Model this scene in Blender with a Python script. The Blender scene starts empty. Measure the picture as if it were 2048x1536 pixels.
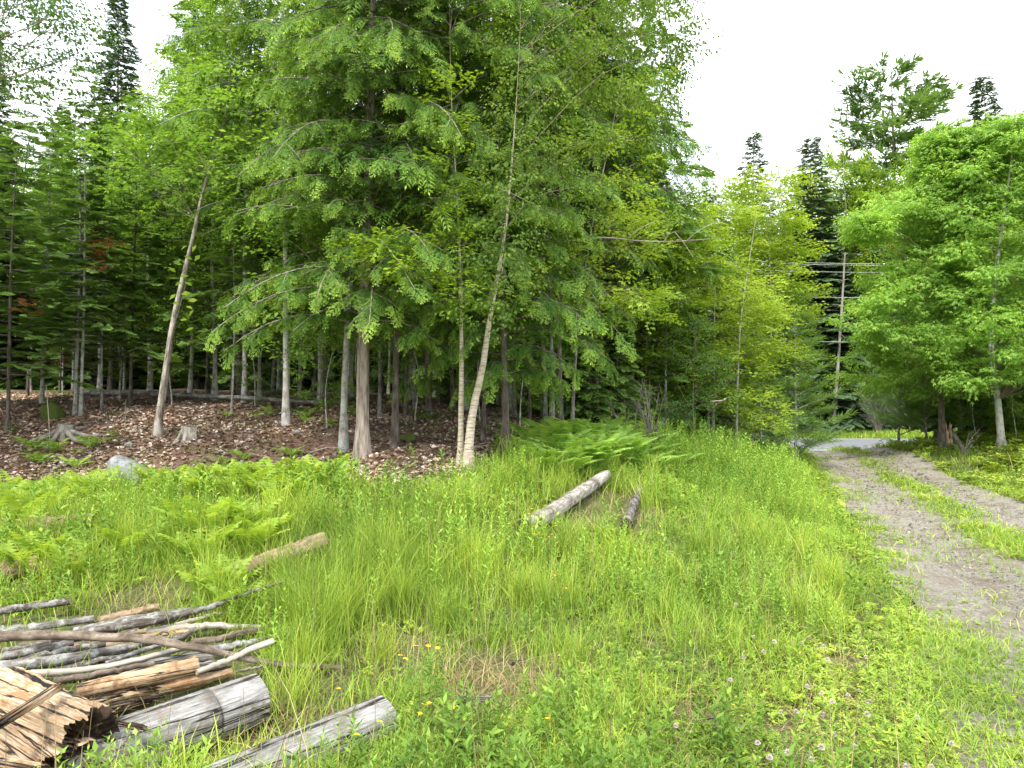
import bpy, math, numpy as np
from mathutils import Vector, Matrix
R = math.radians
# ------------------------------------------------------------------ camera, sky, sun, exposure
F = 1500.0; CX, CY = 1024.0, 768.0; PITCH = math.atan((830-768)/F); CAMZ = 1.5
scn = bpy.context.scene
cam = bpy.data.cameras.new('camera'); camo = bpy.data.objects.new('camera', cam)
scn.collection.objects.link(camo); scn.camera = camo
camo.location = (0, 0, CAMZ); camo.rotation_euler = (R(90)+PITCH, 0, 0)
cam.sensor_width = 36; cam.lens = F/2048*36; cam.clip_start = 0.05; cam.clip_end = 2000
SUN_EL, SUN_ROT = R(52), R(200)
w = bpy.data.worlds.new('World'); scn.world = w; w.use_nodes = True
nt = w.node_tree; nt.nodes.clear()
def N(t, ty, **kw):
    n = t.nodes.new(ty)
    for k, v in kw.items():
        if isinstance(k, str) and hasattr(n, k): setattr(n, k, v)
    return n
out = N(nt, 'ShaderNodeOutputWorld'); bg = N(nt, 'ShaderNodeBackground'); sky = N(nt, 'ShaderNodeTexSky')
sky.sky_type = 'NISHITA'; sky.sun_disc = False; sky.sun_elevation = SUN_EL; sky.sun_rotation = SUN_ROT
sky.air_density = 1.0; sky.dust_density = 3.0
tc = N(nt, 'ShaderNodeTexCoord'); mp = N(nt, 'ShaderNodeMapping'); mp.inputs['Scale'].default_value = (1.0, 1.0, 2.5)
ns = N(nt, 'ShaderNodeTexNoise'); ns.inputs['Scale'].default_value = 3.0; ns.inputs['Detail'].default_value = 5
rp = N(nt, 'ShaderNodeValToRGB'); rp.color_ramp.elements[0].position = 0.25; rp.color_ramp.elements[0].color = (.35, .35, .35, 1)
rp.color_ramp.elements[1].position = 0.52; rp.color_ramp.elements[1].color = (1, 1, 1, 1)
mx = N(nt, 'ShaderNodeMix'); mx.data_type = 'RGBA'
mx.inputs['B'].default_value = (7.6, 7.9, 8.2, 1)
nt.links.new(tc.outputs['Generated'], mp.inputs[0]); nt.links.new(mp.outputs[0], ns.inputs['Vector'])
nt.links.new(ns.outputs[0], rp.inputs[0]); nt.links.new(rp.outputs[0], mx.inputs['Factor'])
nt.links.new(sky.outputs[0], mx.inputs['A']); nt.links.new(mx.outputs['Result'], bg.inputs['Color'])
bg.inputs['Strength'].default_value = 0.10; nt.links.new(bg.outputs[0], out.inputs[0])
sl = bpy.data.lights.new('sun', 'SUN'); so = bpy.data.objects.new('sun', sl); scn.collection.objects.link(so)
sl.energy = 1.5; sl.angle = R(10); sl.color = (1, .965, .9)
so.rotation_euler = (R(90)-SUN_EL, 0, -SUN_ROT+math.pi)
sd = Vector((math.sin(SUN_ROT)*math.cos(SUN_EL), math.cos(SUN_ROT)*math.cos(SUN_EL), math.sin(SUN_EL)))
so.rotation_euler = sd.to_track_quat('Z', 'Y').to_euler()
scn.view_settings.view_transform = 'Standard'; scn.view_settings.look = 'None'
scn.view_settings.exposure = 1.98; scn.view_settings.gamma = 1
scn.render.engine = 'CYCLES'
cy = scn.cycles; cy.max_bounces = 6; cy.diffuse_bounces = 4; cy.glossy_bounces = 2; cy.transmission_bounces = 4
cy.transparent_max_bounces = 4; cy.use_denoising = True

# ------------------------------------------------------------------ pixel <-> place helpers (measuring the photo)
cp, sp_ = math.cos(PITCH), math.sin(PITCH)
def ray(px, py):
    a, b = (px-CX)/F, (CY-py)/F
    return np.array([a, cp - b*sp_, b*cp + sp_])
def P(px, py, d):
    r = ray(px, py); r = r*(d/r[1]); return np.array([r[0], r[1], r[2]+CAMZ])
CTRL = [P(*c) for c in [
    (0, 1536, 2.97), (500, 1536, 3.05), (0, 1200, 5.05), (0, 1060, 6.85), (0, 980, 8.8), (0, 905, 9.7), (0, 822, 12), (-500, 822, 12.5), (-500, 980, 9),
    (300, 960, 9.0), (312, 872, 10.2), (160, 832, 11.5), (375, 885, 9.8), (572, 852, 11), (600, 945, 9.2), (725, 915, 8.9), (688, 888, 9.6), (790, 907, 9.1),
    (925, 935, 8.1), (900, 835, 13), (1105, 857, 12), (1016, 852, 12), (460, 790, 16.5), (100, 790, 16), (1200, 955, 9), (1050, 1062, 6.5), (850, 1040, 6.3),
    (600, 1110, 5.6), (300, 1080, 6.0), (1000, 1250, 4.9)]]
CTRL += [np.array(c, float) for c in [
    (0, 2, 0), (3, 2, 0), (-4, 1, .1), (0, -6, 0), (8, -6, 0), (-10, -6, .1), (1.2, 3.2, 0), (2.2, 4, 0), (3.3, 5.5, 0), (5, 5, 0), (2.6, 6.5, .12), (3.2, 9, .12), (5.5, 12.8, .05), (8.8, 12.8, .02), (4.8, 10.7, 0), (7.2, 17.3, 0),
    (10.9, 18.7, 0), (11.7, 30, 0), (14.5, 30, 0), (8.8, 24, .15), (5, 20, .5), (3.4, 14.5, .7), (12.8, 22, .5), (14, 20, .7), (12, 12, .3), (20, 15, .8),
    (30, 30, .2), (17, 27, 1.0), (15.6, 25, .8), (15.4, 27.8, .6), (0, 31, 1.2), (-20, 31, 2.0), (-20, 14, 1.8), (0, 20, 1.7), (-8, 22, 2.2), (-14, 45, 3), (20, 42, .45), (14, 42, .45), (30, 60, 1.5), (10, 60, 1.5), (-10, 60, 3)]]
CTRL = np.array(CTRL)
def _phi(r): return np.where(r > 1e-9, r*r*np.log(np.maximum(r, 1e-9)), 0.0)
_n = len(CTRL); _A = _phi(np.linalg.norm(CTRL[:, None, :2]-CTRL[None, :, :2], axis=2)) + np.eye(_n)*0.5
_Pm = np.hstack([np.ones((_n, 1)), CTRL[:, :2]])
_M = np.block([[_A, _Pm], [_Pm.T, np.zeros((3, 3))]]); _S = np.linalg.solve(_M, np.concatenate([CTRL[:, 2], np.zeros(3)]))
def H(x, y):
    """height of the terrain"""
    x = np.atleast_1d(np.asarray(x, float)); y = np.atleast_1d(np.asarray(y, float)); sh = x.shape
    x = x.ravel(); y = y.ravel()
    xc = np.clip(x, -30, 32); yc = np.clip(y, -6, 62); o = np.zeros(len(x))
    for i in range(_n): o += _S[i]*_phi(np.hypot(xc-CTRL[i, 0], yc-CTRL[i, 1]))
    o += _S[_n] + _S[_n+1]*xc + _S[_n+2]*yc
    return np.clip(o, -0.3, 4).reshape(sh)
def h1(x, y): return float(H(x, y)[0])
def gp(px, py, h=0.0):
    """the place on the ground (or h above it) that the photo shows at this pixel"""
    r = ray(px, py); ts = np.linspace(1.2, 70, 2400); X = np.outer(ts, r); z = X[:, 2]+CAMZ
    dlt = z - H(X[:, 0], X[:, 1]) - h; i = np.where(dlt < 0)[0]
    k = i[0] if len(i) else len(ts)-1
    t = ts[k]
    if k > 0: t = ts[k-1] + (ts[k]-ts[k-1])*dlt[k-1]/(dlt[k-1]-dlt[k])
    return np.array([r[0]*t, r[1]*t, r[2]*t+CAMZ])
for c, z in zip(CTRL, H(CTRL[:, 0], CTRL[:, 1])):
    if abs(c[2]-z) > .08: print('terrain off', c.round(2), round(float(z), 2))
EDGE = sorted([tuple(gp(px, py)[:2]) for px, py in [(-300, 1015), (0, 1005), (180, 975), (330, 985), (600, 985), (850, 965), (925, 945), (1000, 915)]] + [(.7, 11), (3.3, 14.5), (8.6, 25), (11, 29.8), (40, 29.8)])
EX, EY = np.array([e[0] for e in EDGE]), np.array([e[1] for e in EDGE])
def yedge(x): return np.interp(x, EX, EY)
DY = np.array([-6, 3.0, 4.0, 4.7, 5.6, 8.0, 10.7, 17.3, 24, 29.5]); DL = np.array([1.2, 1.8, 2.2, 2.5, 2.95, 3.8, 4.8, 7.2, 9.6, 11.0])
DRY = np.array([-6, 3, 5, 12.9, 18.7, 24, 27.5, 29.5]); DR = np.array([5.4, 6.0, 6.5, 8.8, 10.9, 12.4, 13.3, 14.2])
def xl(y): return np.interp(y, DY, DL)
def xr(y): return np.interp(y, DRY, DR)

# ------------------------------------------------------------------ object helpers
C = scn.collection
def link(o): C.objects.link(o); return o
def tag(o, label=None, cat=None, group=None, kind=None):
    for k, v in (('label', label), ('category', cat), ('group', group), ('kind', kind)):
        if v: o[k] = v
    return o
def thing(name, label, cat, loc=(0, 0, 0), rz=0.0, group=None, scale=1.0):
    o = link(bpy.data.objects.new(name, None)); o.location = loc; o.rotation_euler = (0, 0, rz)
    o.scale = (scale,)*3; o.empty_display_size = .2
    return tag(o, label, cat, group)
def mesh(name, V, Fq, mats, attr=None, uv=None, smooth=False, mi=None):
    """V (n,3); Fq = list of (m,k) index arrays (k = 3, 4 or more)"""
    me = bpy.data.meshes.new(name); V = np.ascontiguousarray(V, dtype=np.float32)
    if not isinstance(Fq, (list, tuple)): Fq = [Fq]
    Fq = [np.asarray(f, dtype=np.int32) for f in Fq if len(f)]
    me.vertices.add(len(V)); me.vertices.foreach_set('co', V.ravel())
    idx = np.concatenate([f.ravel() for f in Fq]); cnt = np.concatenate([np.full(len(f), f.shape[1], np.int32) for f in Fq])
    me.loops.add(len(idx)); me.loops.foreach_set('vertex_index', idx)
    st = np.concatenate([[0], np.cumsum(cnt)[:-1]]).astype(np.int32)
    me.polygons.add(len(cnt)); me.polygons.foreach_set('loop_start', st)
    if mi is not None: me.polygons.foreach_set('material_index', np.asarray(mi, np.int32))
    if smooth: me.polygons.foreach_set('use_smooth', np.ones(len(cnt), bool))
    if attr is not None:
        a = me.attributes.new('tip', 'FLOAT', 'POINT'); a.data.foreach_set('value', np.asarray(attr, np.float32))
    if uv is not None:
        u = me.uv_layers.new(name='UVMap'); u.data.foreach_set('uv', np.asarray(uv, np.float32)[idx].ravel())
    for m in (mats if isinstance(mats, (list, tuple)) else [mats]): me.materials.append(m)
    me.update(calc_edges=True); return me
def obj(name, me, parent=None, kind=None, **kw):
    o = link(bpy.data.objects.new(name, me)); o.parent = parent
    return tag(o, kind=kind, **kw)
def dup(root, loc, rz=0.0, scale=1.0, label=None, group=None, tilt=(0, 0)):
    r = root.copy(); link(r); r.location = loc; r.rotation_euler = (tilt[0], tilt[1], rz)
    r.scale = (scale,)*3 if not hasattr(scale, '__len__') else scale
    if label: r['label'] = label
    if group: r['group'] = group
    for ch in root.children:
        c = ch.copy(); link(c); c.parent = r
    return r
class MB:
    """collects pieces of one mesh"""
    def __init__(s): s.V = []; s.F = []; s.A = []; s.U = []; s.M = []; s.n = 0
    def add(s, V, Fq, a=None, uv=None, m=0):
        V = np.asarray(V, float); s.V.append(V)
        for f in (Fq if isinstance(Fq, list) else [Fq]):
            f = np.asarray(f)
            if len(f): s.F.append(f + s.n); s.M.append(np.full(len(f), m))
        s.A.append(np.zeros(len(V)) if a is None else np.broadcast_to(np.asarray(a, float), (len(V),)))
        s.U.append(np.zeros((len(V), 2)) if uv is None else uv); s.n += len(V); return s
    def build(s, name, mats, smooth=False):
        return mesh(name, np.concatenate(s.V), s.F, mats, attr=np.concatenate(s.A), uv=np.concatenate(s.U), smooth=smooth, mi=np.concatenate(s.M))
def frames(D, up=None, roll=None):
    D = D/np.maximum(np.linalg.norm(D, axis=-1, keepdims=True), 1e-9)
    U = np.broadcast_to(np.array([0, 0, 1.0]) if up is None else up, D.shape)
    L = np.cross(U, D); ln = np.linalg.norm(L, axis=-1, keepdims=True)
    L = np.where(ln > 1e-4, L/np.maximum(ln, 1e-9), np.array([1.0, 0, 0])); U2 = np.cross(D, L)
    if roll is not None:
        c, s = np.cos(roll)[..., None], np.sin(roll)[..., None]; L, U2 = L*c+U2*s, U2*c-L*s
    return np.stack([D, L, U2], axis=-1)
def place(mb, T, pos, RM, sc, m=0, addtip=None):
    """copies of template T = (V, F, tip) at many places, baked into one mesh"""
    V, Fq, A = T; k = len(pos)
    if k == 0: return
    sc = np.broadcast_to(sc, (k,))
    X = np.einsum('kij,nj->kni', RM, V)*sc[:, None, None] + pos[:, None, :]
    n = len(V); FF = (Fq[None]+(np.arange(k)*n)[:, None, None]).reshape(-1, Fq.shape[1])
    AA = np.broadcast_to(A, (k, n))
    if addtip is not None: AA = np.clip(AA + addtip[:, None], 0, 1)
    mb.add(X.reshape(-1, 3), FF, AA.ravel(), m=m)
def tube(mb, pts, rad, ns=7, m=0, rough=0.0, rng=None, cap=True, mcap=None, u0=0.0, squash=1.0):
    pts = np.asarray(pts, float); rad = np.broadcast_to(rad, (len(pts),)).astype(float)
    T = np.gradient(pts, axis=0); ref = np.array([0, 0, 1.0]) if abs(T[0][2])/np.linalg.norm(T[0]) < .8 else np.array([0, 1.0, 0])
    Fm = frames(T, ref); ang = np.linspace(0, 2*math.pi, ns, endpoint=False) - math.pi/2
    rr = rad[:, None]*np.ones(ns)[None]
    if rough and rng is not None:
        rg = rng.normal(0, rough, ns); rr = rr*(1+rg[None]+rng.normal(0, rough*.6, (len(pts), ns)))
    V = pts[:, None]+Fm[:, None, :, 1]*(np.cos(ang)[None, :, None]*rr[..., None])+Fm[:, None, :, 2]*(np.sin(ang)[None, :, None]*rr[..., None]*squash)
    k = len(pts); i = np.arange(k-1)[:, None]*ns; j = np.arange(ns)[None]; j2 = (j+1) % ns
    Q = np.stack([i+j, i+j2, i+ns+j2, i+ns+j], -1).reshape(-1, 4)
    ln = u0+np.concatenate([[0], np.cumsum(np.linalg.norm(np.diff(pts, axis=0), axis=1))])
    uv = np.stack([np.repeat(ln, ns), np.tile(np.abs(np.linspace(-1, 1, ns))*rad.max()*3.1, k)], -1)
    mb.add(V.reshape(-1, 3), Q, uv=uv, m=m)
    if cap:
        for e, o in ((0, 1), (k-1, -1)):
            ring = V[e][::o]; c = pts[e]
            VV = np.vstack([ring, ring*.5+c*.5, c[None]]); q = [[a, a+ns, (a+1) % ns+ns, (a+1) % ns] for a in range(ns)]
            t = [[a+ns, 2*ns, (a+1) % ns+ns] for a in range(ns)]
            ru = np.concatenate([np.full(ns, rad[e]), np.full(ns, rad[e]*.5), [0]]); uvc = np.stack([ru, np.zeros(2*ns+1)], -1)
            mb.add(VV, [np.array(q), np.array(t)], uv=uvc, m=m if mcap is None else mcap)
def spline(pts, n):
    """smooth curve through points"""
    pts = np.asarray(pts, float)
    if len(pts) == 2: return pts[0]+(pts[1]-pts[0])*np.linspace(0, 1, n)[:, None]
    Q = np.vstack([2*pts[0]-pts[1], pts, 2*pts[-1]-pts[-2]]); o = []
    for t in np.linspace(0, len(pts)-1-1e-6, n):
        i = int(t); f = t-i; a, b, c, d = Q[i:i+4]
        o.append(.5*((2*b)+(-a+c)*f+(2*a-5*b+4*c-d)*f*f+(-a+3*b-3*c+d)*f**3))
    return np.array(o)

# ------------------------------------------------------------------ materials
def mat(name):
    m = bpy.data.materials.new(name); m.use_nodes = True; t = m.node_tree; t.nodes.clear()
    o = N(t, 'ShaderNodeOutputMaterial'); b = N(t, 'ShaderNodeBsdfPrincipled'); t.links.new(b.outputs[0], o.inputs[0])
    b.inputs['Specular IOR Level'].default_value = .25; b.inputs['Roughness'].default_value = .7
    return m, t, b, o
def ramp(t, src, stops):
    r = N(t, 'ShaderNodeValToRGB'); e = r.color_ramp.elements
    while len(e) < len(stops): e.new(.5)
    for x, (p, c) in zip(e, stops): x.position = p; x.color = (*c, 1) if len(c) == 3 else c
    t.links.new(src, r.inputs[0]); return r.outputs[0]
def noise(t, scale, vec='Object', stretch=None, detail=4, rough=.6, loc=0):
    n = N(t, 'ShaderNodeTexNoise'); n.inputs['Scale'].default_value = scale; n.inputs['Detail'].default_value = detail; n.inputs['Roughness'].default_value = rough
    c = N(t, 'ShaderNodeTexCoord'); m = N(t, 'ShaderNodeMapping'); m.inputs['Location'].default_value = (loc,)*3
    if stretch: m.inputs['Scale'].default_value = stretch
    t.links.new(c.outputs[vec], m.inputs[0]); t.links.new(m.outputs[0], n.inputs['Vector']); return n.outputs[0]
def mixc(t, f, a, b, blend='MIX'):
    x = N(t, 'ShaderNodeMix'); x.data_type = 'RGBA'; x.blend_type = blend
    for s, i in ((f, 'Factor'), (a, 'A'), (b, 'B')):
        if hasattr(s, 'is_linked'): t.links.new(s, x.inputs[i])
        elif isinstance(s, (int, float)): x.inputs[i].default_value = s
        else: x.inputs[i].default_value = (*s, 1)
    return x.outputs['Result']
def mth(t, op, a, b=0.0):
    x = N(t, 'ShaderNodeMath'); x.operation = op
    for s, i in ((a, 0), (b, 1)):
        if hasattr(s, 'is_linked'): t.links.new(s, x.inputs[i])
        else: x.inputs[i].default_value = s
    return x.outputs[0]
def bump(t, b, h, d, s=.6):
    x = N(t, 'ShaderNodeBump'); x.inputs['Distance'].default_value = d; x.inputs['Strength'].default_value = s
    t.links.new(h, x.inputs['Height']); t.links.new(x.outputs[0], b.inputs['Normal'])
def leafmat(name, c1, c2, c3=None, tipc=None, trans=.45, rough=.6, scl=1.2, spec=.12):
    m, t, b, o = mat(name); g = N(t, 'ShaderNodeNewGeometry')
    stops = [(0, c1), (.75, c2)] + ([(1, c3)] if c3 else [])
    c = ramp(t, g.outputs['Random Per Island'], stops)
    if tipc:
        a = N(t, 'ShaderNodeAttribute'); a.attribute_name = 'tip'; c = mixc(t, a.outputs['Fac'], c, tipc)
    nz = noise(t, scl, detail=2); v = ramp(t, nz, [(.32, (.62, .68, .66)), (.68, (1.28, 1.18, 1.1))])
    c = mixc(t, 1.0, c, v, 'MULTIPLY'); t.links.new(c, b.inputs['Base Color'])
    b.inputs['Roughness'].default_value = rough; b.inputs['Specular IOR Level'].default_value = spec
    tr = N(t, 'ShaderNodeBsdfTranslucent'); t.links.new(mixc(t, 1.0, c, (1.35, 1.3, .6), 'MULTIPLY'), tr.inputs[0])
    ms = N(t, 'ShaderNodeMixShader'); ms.inputs[0].default_value = trans
    t.links.new(b.outputs[0], ms.inputs[1]); t.links.new(tr.outputs[0], ms.inputs[2]); t.links.new(ms.outputs[0], o.inputs[0])
    return m
def barkmat(name, c1, c2, c3=None, scale=14, stretch=(1, 1, .25), d=.01, vec='Object', patch=None):
    m, t, b, o = mat(name); n1 = noise(t, scale, vec, stretch, 6, .65)
    c = ramp(t, n1, [(.36, c1), (.5, c2), (.66, c3 or c2)])
    if patch: # lichen
        n2 = noise(t, 7, vec, None, 4, .7, 5.0); c = mixc(t, ramp(t, n2, [(.52, (0, 0, 0)), (.6, (1, 1, 1))]), c, patch)
    t.links.new(c, b.inputs['Base Color']); b.inputs['Roughness'].default_value = .85; bump(t, b, n1, d, .9); return m
M = {}
M['hemlock'] = leafmat('hemlock_needles', (.042, .11, .02), (.08, .175, .03), tipc=(.36, .54, .08), trans=.28, scl=.8)
M['fir'] = leafmat('fir_needles', (.07, .15, .045), (.12, .23, .055), tipc=(.24, .40, .10), trans=.3, scl=.8)
M['spruce'] = leafmat('spruce_needles', (.055, .105, .06), (.085, .15, .08), tipc=(.12, .2, .09), trans=.2, scl=.3)
M['pine'] = leafmat('pine_needles', (.075, .15, .06), (.11, .2, .075), tipc=(.16, .27, .09), trans=.3, scl=.4)
M['softpine'] = leafmat('soft_pine_needles', (.12, .22, .08), (.17, .30, .10), tipc=(.24, .38, .12), trans=.35, scl=.8)
M['maple'] = leafmat('maple_leaves', (.14, .26, .03), (.24, .37, .04), (.36, .45, .06), trans=.5, scl=.9)
M['yellowgreen'] = leafmat('young_maple_leaves', (.2, .33, .05), (.33, .46, .07), (.46, .54, .1), trans=.5, scl=.9)
M['oak'] = leafmat('oak_leaves', (.16, .33, .065), (.27, .45, .09), (.42, .56, .13), trans=.5, scl=.6)
M['beech'] = leafmat('beech_leaves', (.11, .22, .045), (.18, .32, .06), (.28, .42, .09), trans=.55, scl=.6)
M['birchleaf'] = leafmat('birch_leaves', (.08, .15, .03), (.13, .21, .04), (.2, .28, .05), trans=.45, scl=.6)
M['darkleaf'] = leafmat('shrub_leaves', (.06, .13, .035), (.10, .18, .05), trans=.4, scl=1)
M['deadneedle'] = leafmat('dead_red_needles', (.16, .045, .02), (.25, .08, .035), trans=.2)
M['grass'] = leafmat('grass_blades', (.15, .29, .04), (.30, .43, .065), (.48, .51, .12), trans=.32, scl=.9, tipc=None)
M['tallgrass'] = leafmat('tall_grass_blades', (.17, .29, .04), (.30, .41, .06), (.45, .5, .12), trans=.35, scl=.9)
M['weed'] = leafmat('weed_leaves', (.17, .32, .055), (.28, .44, .075), (.4, .52, .1), trans=.28, scl=.8)
M['broadweed'] = leafmat('broad_weed_leaves', (.10, .20, .035), (.18, .30, .05), (.28, .42, .07), trans=.3, scl=.8)
M['clover'] = leafmat('clover_leaves', (.17, .29, .045), (.30, .41, .055), (.46, .5, .08), trans=.25, scl=1.4)
M['fern'] = leafmat('fern_fronds', (.22, .40, .08), (.32, .5, .11), (.4, .56, .14), trans=.4, scl=1)
M['yfern'] = leafmat('yellow_fern_fronds', (.24, .38, .055), (.34, .48, .075), (.44, .55, .10), trans=.45, scl=1)
M['dry'] = leafmat('dry_grass', (.16, .11, .06), (.32, .25, .14), (.44, .36, .24), trans=.2)
M['litter'] = leafmat('dead_leaves', (.19, .125, .10), (.52, .40, .34), (.84, .74, .68), trans=.1, rough=.7)
M['stem'] = mat('green_stems')[0]; M['stem'].node_tree.nodes['Principled BSDF'].inputs['Base Color'].default_value = (.11, .19, .05, 1)
M['twig'] = barkmat('twig_bark', (.10, .075, .055), (.2, .16, .13), scale=20, d=.003)
M['hembark'] = barkmat('hemlock_bark', (.09, .07, .055), (.24, .2, .165), (.36, .31, .27), 22, (1, 1, .16), .02)
M['greybark'] = barkmat('smooth_grey_bark', (.17, .15, .13), (.34, .32, .29), (.52, .50, .47), 9, (1, 1, .7), .004, patch=(.36, .40, .36))
M['midbark'] = barkmat('mid_grey_bark', (.07, .06, .05), (.16, .145, .13), (.27, .25, .23), 12, (1, 1, .5), .006, patch=(.24, .27, .23))
M['darkbark'] = barkmat('dark_bark', (.035, .028, .022), (.10, .08, .065), (.18, .16, .13), 16, (1, 1, .3), .01)
M['flaky'] = barkmat('flaky_bark', (.10, .08, .065), (.34, .30, .25), (.56, .51, .45), 17, (1, 1, .28), .025)
M['deadbark'] = barkmat('bare_dead_wood', (.09, .075, .065), (.19, .17, .15), (.28, .26, .235), 9, (1, 1, .2), .006)
def birchmat():
    m, t, b, o = mat('birch_bark'); n1 = noise(t, 14, 'Object', (.6, .6, 4.5), 8, .8); n2 = noise(t, 3, 'Object', None, 3)
    c = ramp(t, n1, [(.36, (.09, .065, .045)), (.47, (.34, .28, .2)), (.62, (.56, .51, .42))])
    c = mixc(t, ramp(t, n2, [(.55, (0, 0, 0)), (.75, (1, 1, 1))]), c, (.34, .24, .14)); t.links.new(c, b.inputs['Base Color'])
    b.inputs['Roughness'].default_value = .5; bump(t, b, n1, .01, .8); return m
M['birch'] = birchmat()
def woodmat(name, stops, su=2.2, sv=45, d=.006, blot=None, blotc=(.03, .025, .02), loc=0, crack=0):
    m, t, b, o = mat(name); n1 = noise(t, 1.0, 'UV', (su, sv, 1), 7, .75, loc); n3 = noise(t, 1.0, 'UV', (su*.6, sv*.12, 1), 5, .65, loc+3)
    c = ramp(t, n1, stops); c = mixc(t, 1.0, c, ramp(t, n3, [(.32, (.45, .43, .4)), (.62, (1.2, 1.2, 1.2))]), 'MULTIPLY')
    if blot:
        n2 = noise(t, blot, 'Object', None, 6, .75, 2+loc); c = mixc(t, ramp(t, n2, [(.50, (0, 0, 0)), (.60, (.9, .9, .9))]), c, blotc)
    if crack: # long drying cracks along the grain
        n4 = noise(t, 1.0, 'UV', (crack, crack*16, 1), 3, .5, loc+7); f = ramp(t, n4, [(.478, (0, 0, 0)), (.496, (1, 1, 1)), (.504, (1, 1, 1)), (.522, (0, 0, 0))]); c = mixc(t, f, c, (.02, .016, .013))
        t.links.new(c, b.inputs['Base Color']); bump(t, b, mth(t, 'SUBTRACT', n1, f), d*1.6, 1.0)
    else: t.links.new(c, b.inputs['Base Color']); bump(t, b, n1, d, .9)
    b.inputs['Roughness'].default_value = .85; return m
M['grey_log'] = woodmat('weathered_grey_wood', [(.32, (.07, .062, .056)), (.42, (.2, .19, .18)), (.54, (.30, .295, .285)), (.66, (.48, .475, .465))], 7, 110, .005, blot=5, blotc=(.16, .13, .10), crack=.8)
M['grey_bark'] = woodmat('lichen_bark', [(.35, (0.0365, 0.0305, 0.0255)), (.5, (0.158, 0.143, 0.128)), (.65, (0.304, 0.299, 0.28))], 6, 22, blot=11, blotc=(0.316, 0.323, 0.304))
M['dark_bark'] = woodmat('dark_stick_bark', [(.35, (0.0213, 0.0171, 0.0134)), (.5, (0.0853, 0.067, 0.0548)), (.68, (0.202, 0.183, 0.158))], 5, 24, blot=14, blotc=(0.244, 0.244, 0.225))
M['brown_bark'] = woodmat('brown_stick_bark', [(.35, (0.0609, 0.0426, 0.0305)), (.5, (0.164, 0.128, 0.0974)), (.65, (0.255, 0.219, 0.177))], 8, 20, blot=16, blotc=(0.0731, 0.0518, 0.0365))
M['pale_bark'] = woodmat('patchy_pale_bark', [(.33, (.12, .10, .085)), (.46, (.3, .27, .24)), (.62, (.46, .43, .39))], 6, 30, blot=7, blotc=(.10, .08, .065))
M['pale_stick'] = woodmat('bleached_stick', [(.3, (0.171, 0.146, 0.122)), (.5, (0.335, 0.299, 0.255)), (.7, (0.426, 0.402, 0.365))], 2, 30)
M['tan_wood'] = woodmat('peeled_tan_wood', [(.32, (.22, .12, .06)), (.43, (.44, .29, .16)), (.56, (.56, .41, .26)), (.7, (.64, .52, .37))], 5, 80, .006, blot=9, blotc=(.22, .12, .06), crack=1.6)
M['rot_wood'] = woodmat('rotten_wood', [(.33, (.09, .045, .022)), (.42, (.42, .26, .14)), (.52, (.62, .47, .31)), (.68, (.82, .72, .56))], 4, 110, .012, blot=8, blotc=(.42, .22, .10), crack=.7)
M['rot_dark'] = woodmat('dark_rotten_core', [(.35, (0.0152, 0.00974, 0.00731)), (.55, (0.067, 0.0396, 0.0244)), (.75, (0.146, 0.0914, 0.0548))], 6, 30, .02)
M['rot_grey'] = woodmat('rotten_tan_log', [(.3, (0.11, 0.0609, 0.0365)), (.48, (0.28, 0.194, 0.122)), (.66, (0.377, 0.304, 0.219))], 3, 26, .01, blot=12, blotc=(0.0853, 0.0731, 0.0305))
def endmat(name, c1, c2):
    m, t, b, o = mat(name); wv = N(t, 'ShaderNodeTexWave'); wv.inputs['Scale'].default_value = 28; wv.inputs['Distortion'].default_value = 2
    cc = N(t, 'ShaderNodeTexCoord'); t.links.new(cc.outputs['UV'], wv.inputs['Vector'])
    c = ramp(t, wv.outputs[1], [(0, c1), (1, c2)]); c = mixc(t, 1.0, c, ramp(t, noise(t, 25), [(.35, (0.365, 0.365, 0.365)), (.65, (1.1, 1.1, 1.1))]), 'MULTIPLY')
    t.links.new(c, b.inputs['Base Color']); return m
M['grey_end'] = endmat('weathered_log_end', (0.134, 0.122, 0.11), (0.268, 0.255, 0.238)); M['tan_end'] = endmat('pale_cut_end', (0.304, 0.219, 0.134), (0.438, 0.354, 0.244))
M['brown_end'] = endmat('dark_rotten_end', (0.0365, 0.0244, 0.0183), (0.0853, 0.0548, 0.0365))
def rockmat():
    m, t, b, o = mat('grey_granite'); n1 = noise(t, 14, detail=8, rough=.75); n2 = noise(t, 4, detail=4)
    c = ramp(t, n1, [(.35, (.09, .092, .095)), (.5, (.22, .225, .23)), (.65, (.34, .345, .35))]); c = mixc(t, ramp(t, n2, [(.52, (0, 0, 0)), (.68, (.8, .8, .8))]), c, (.17, .2, .12))
    t.links.new(c, b.inputs['Base Color']); bump(t, b, n1, .02, .8); return m
M['rock'] = rockmat()
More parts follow.
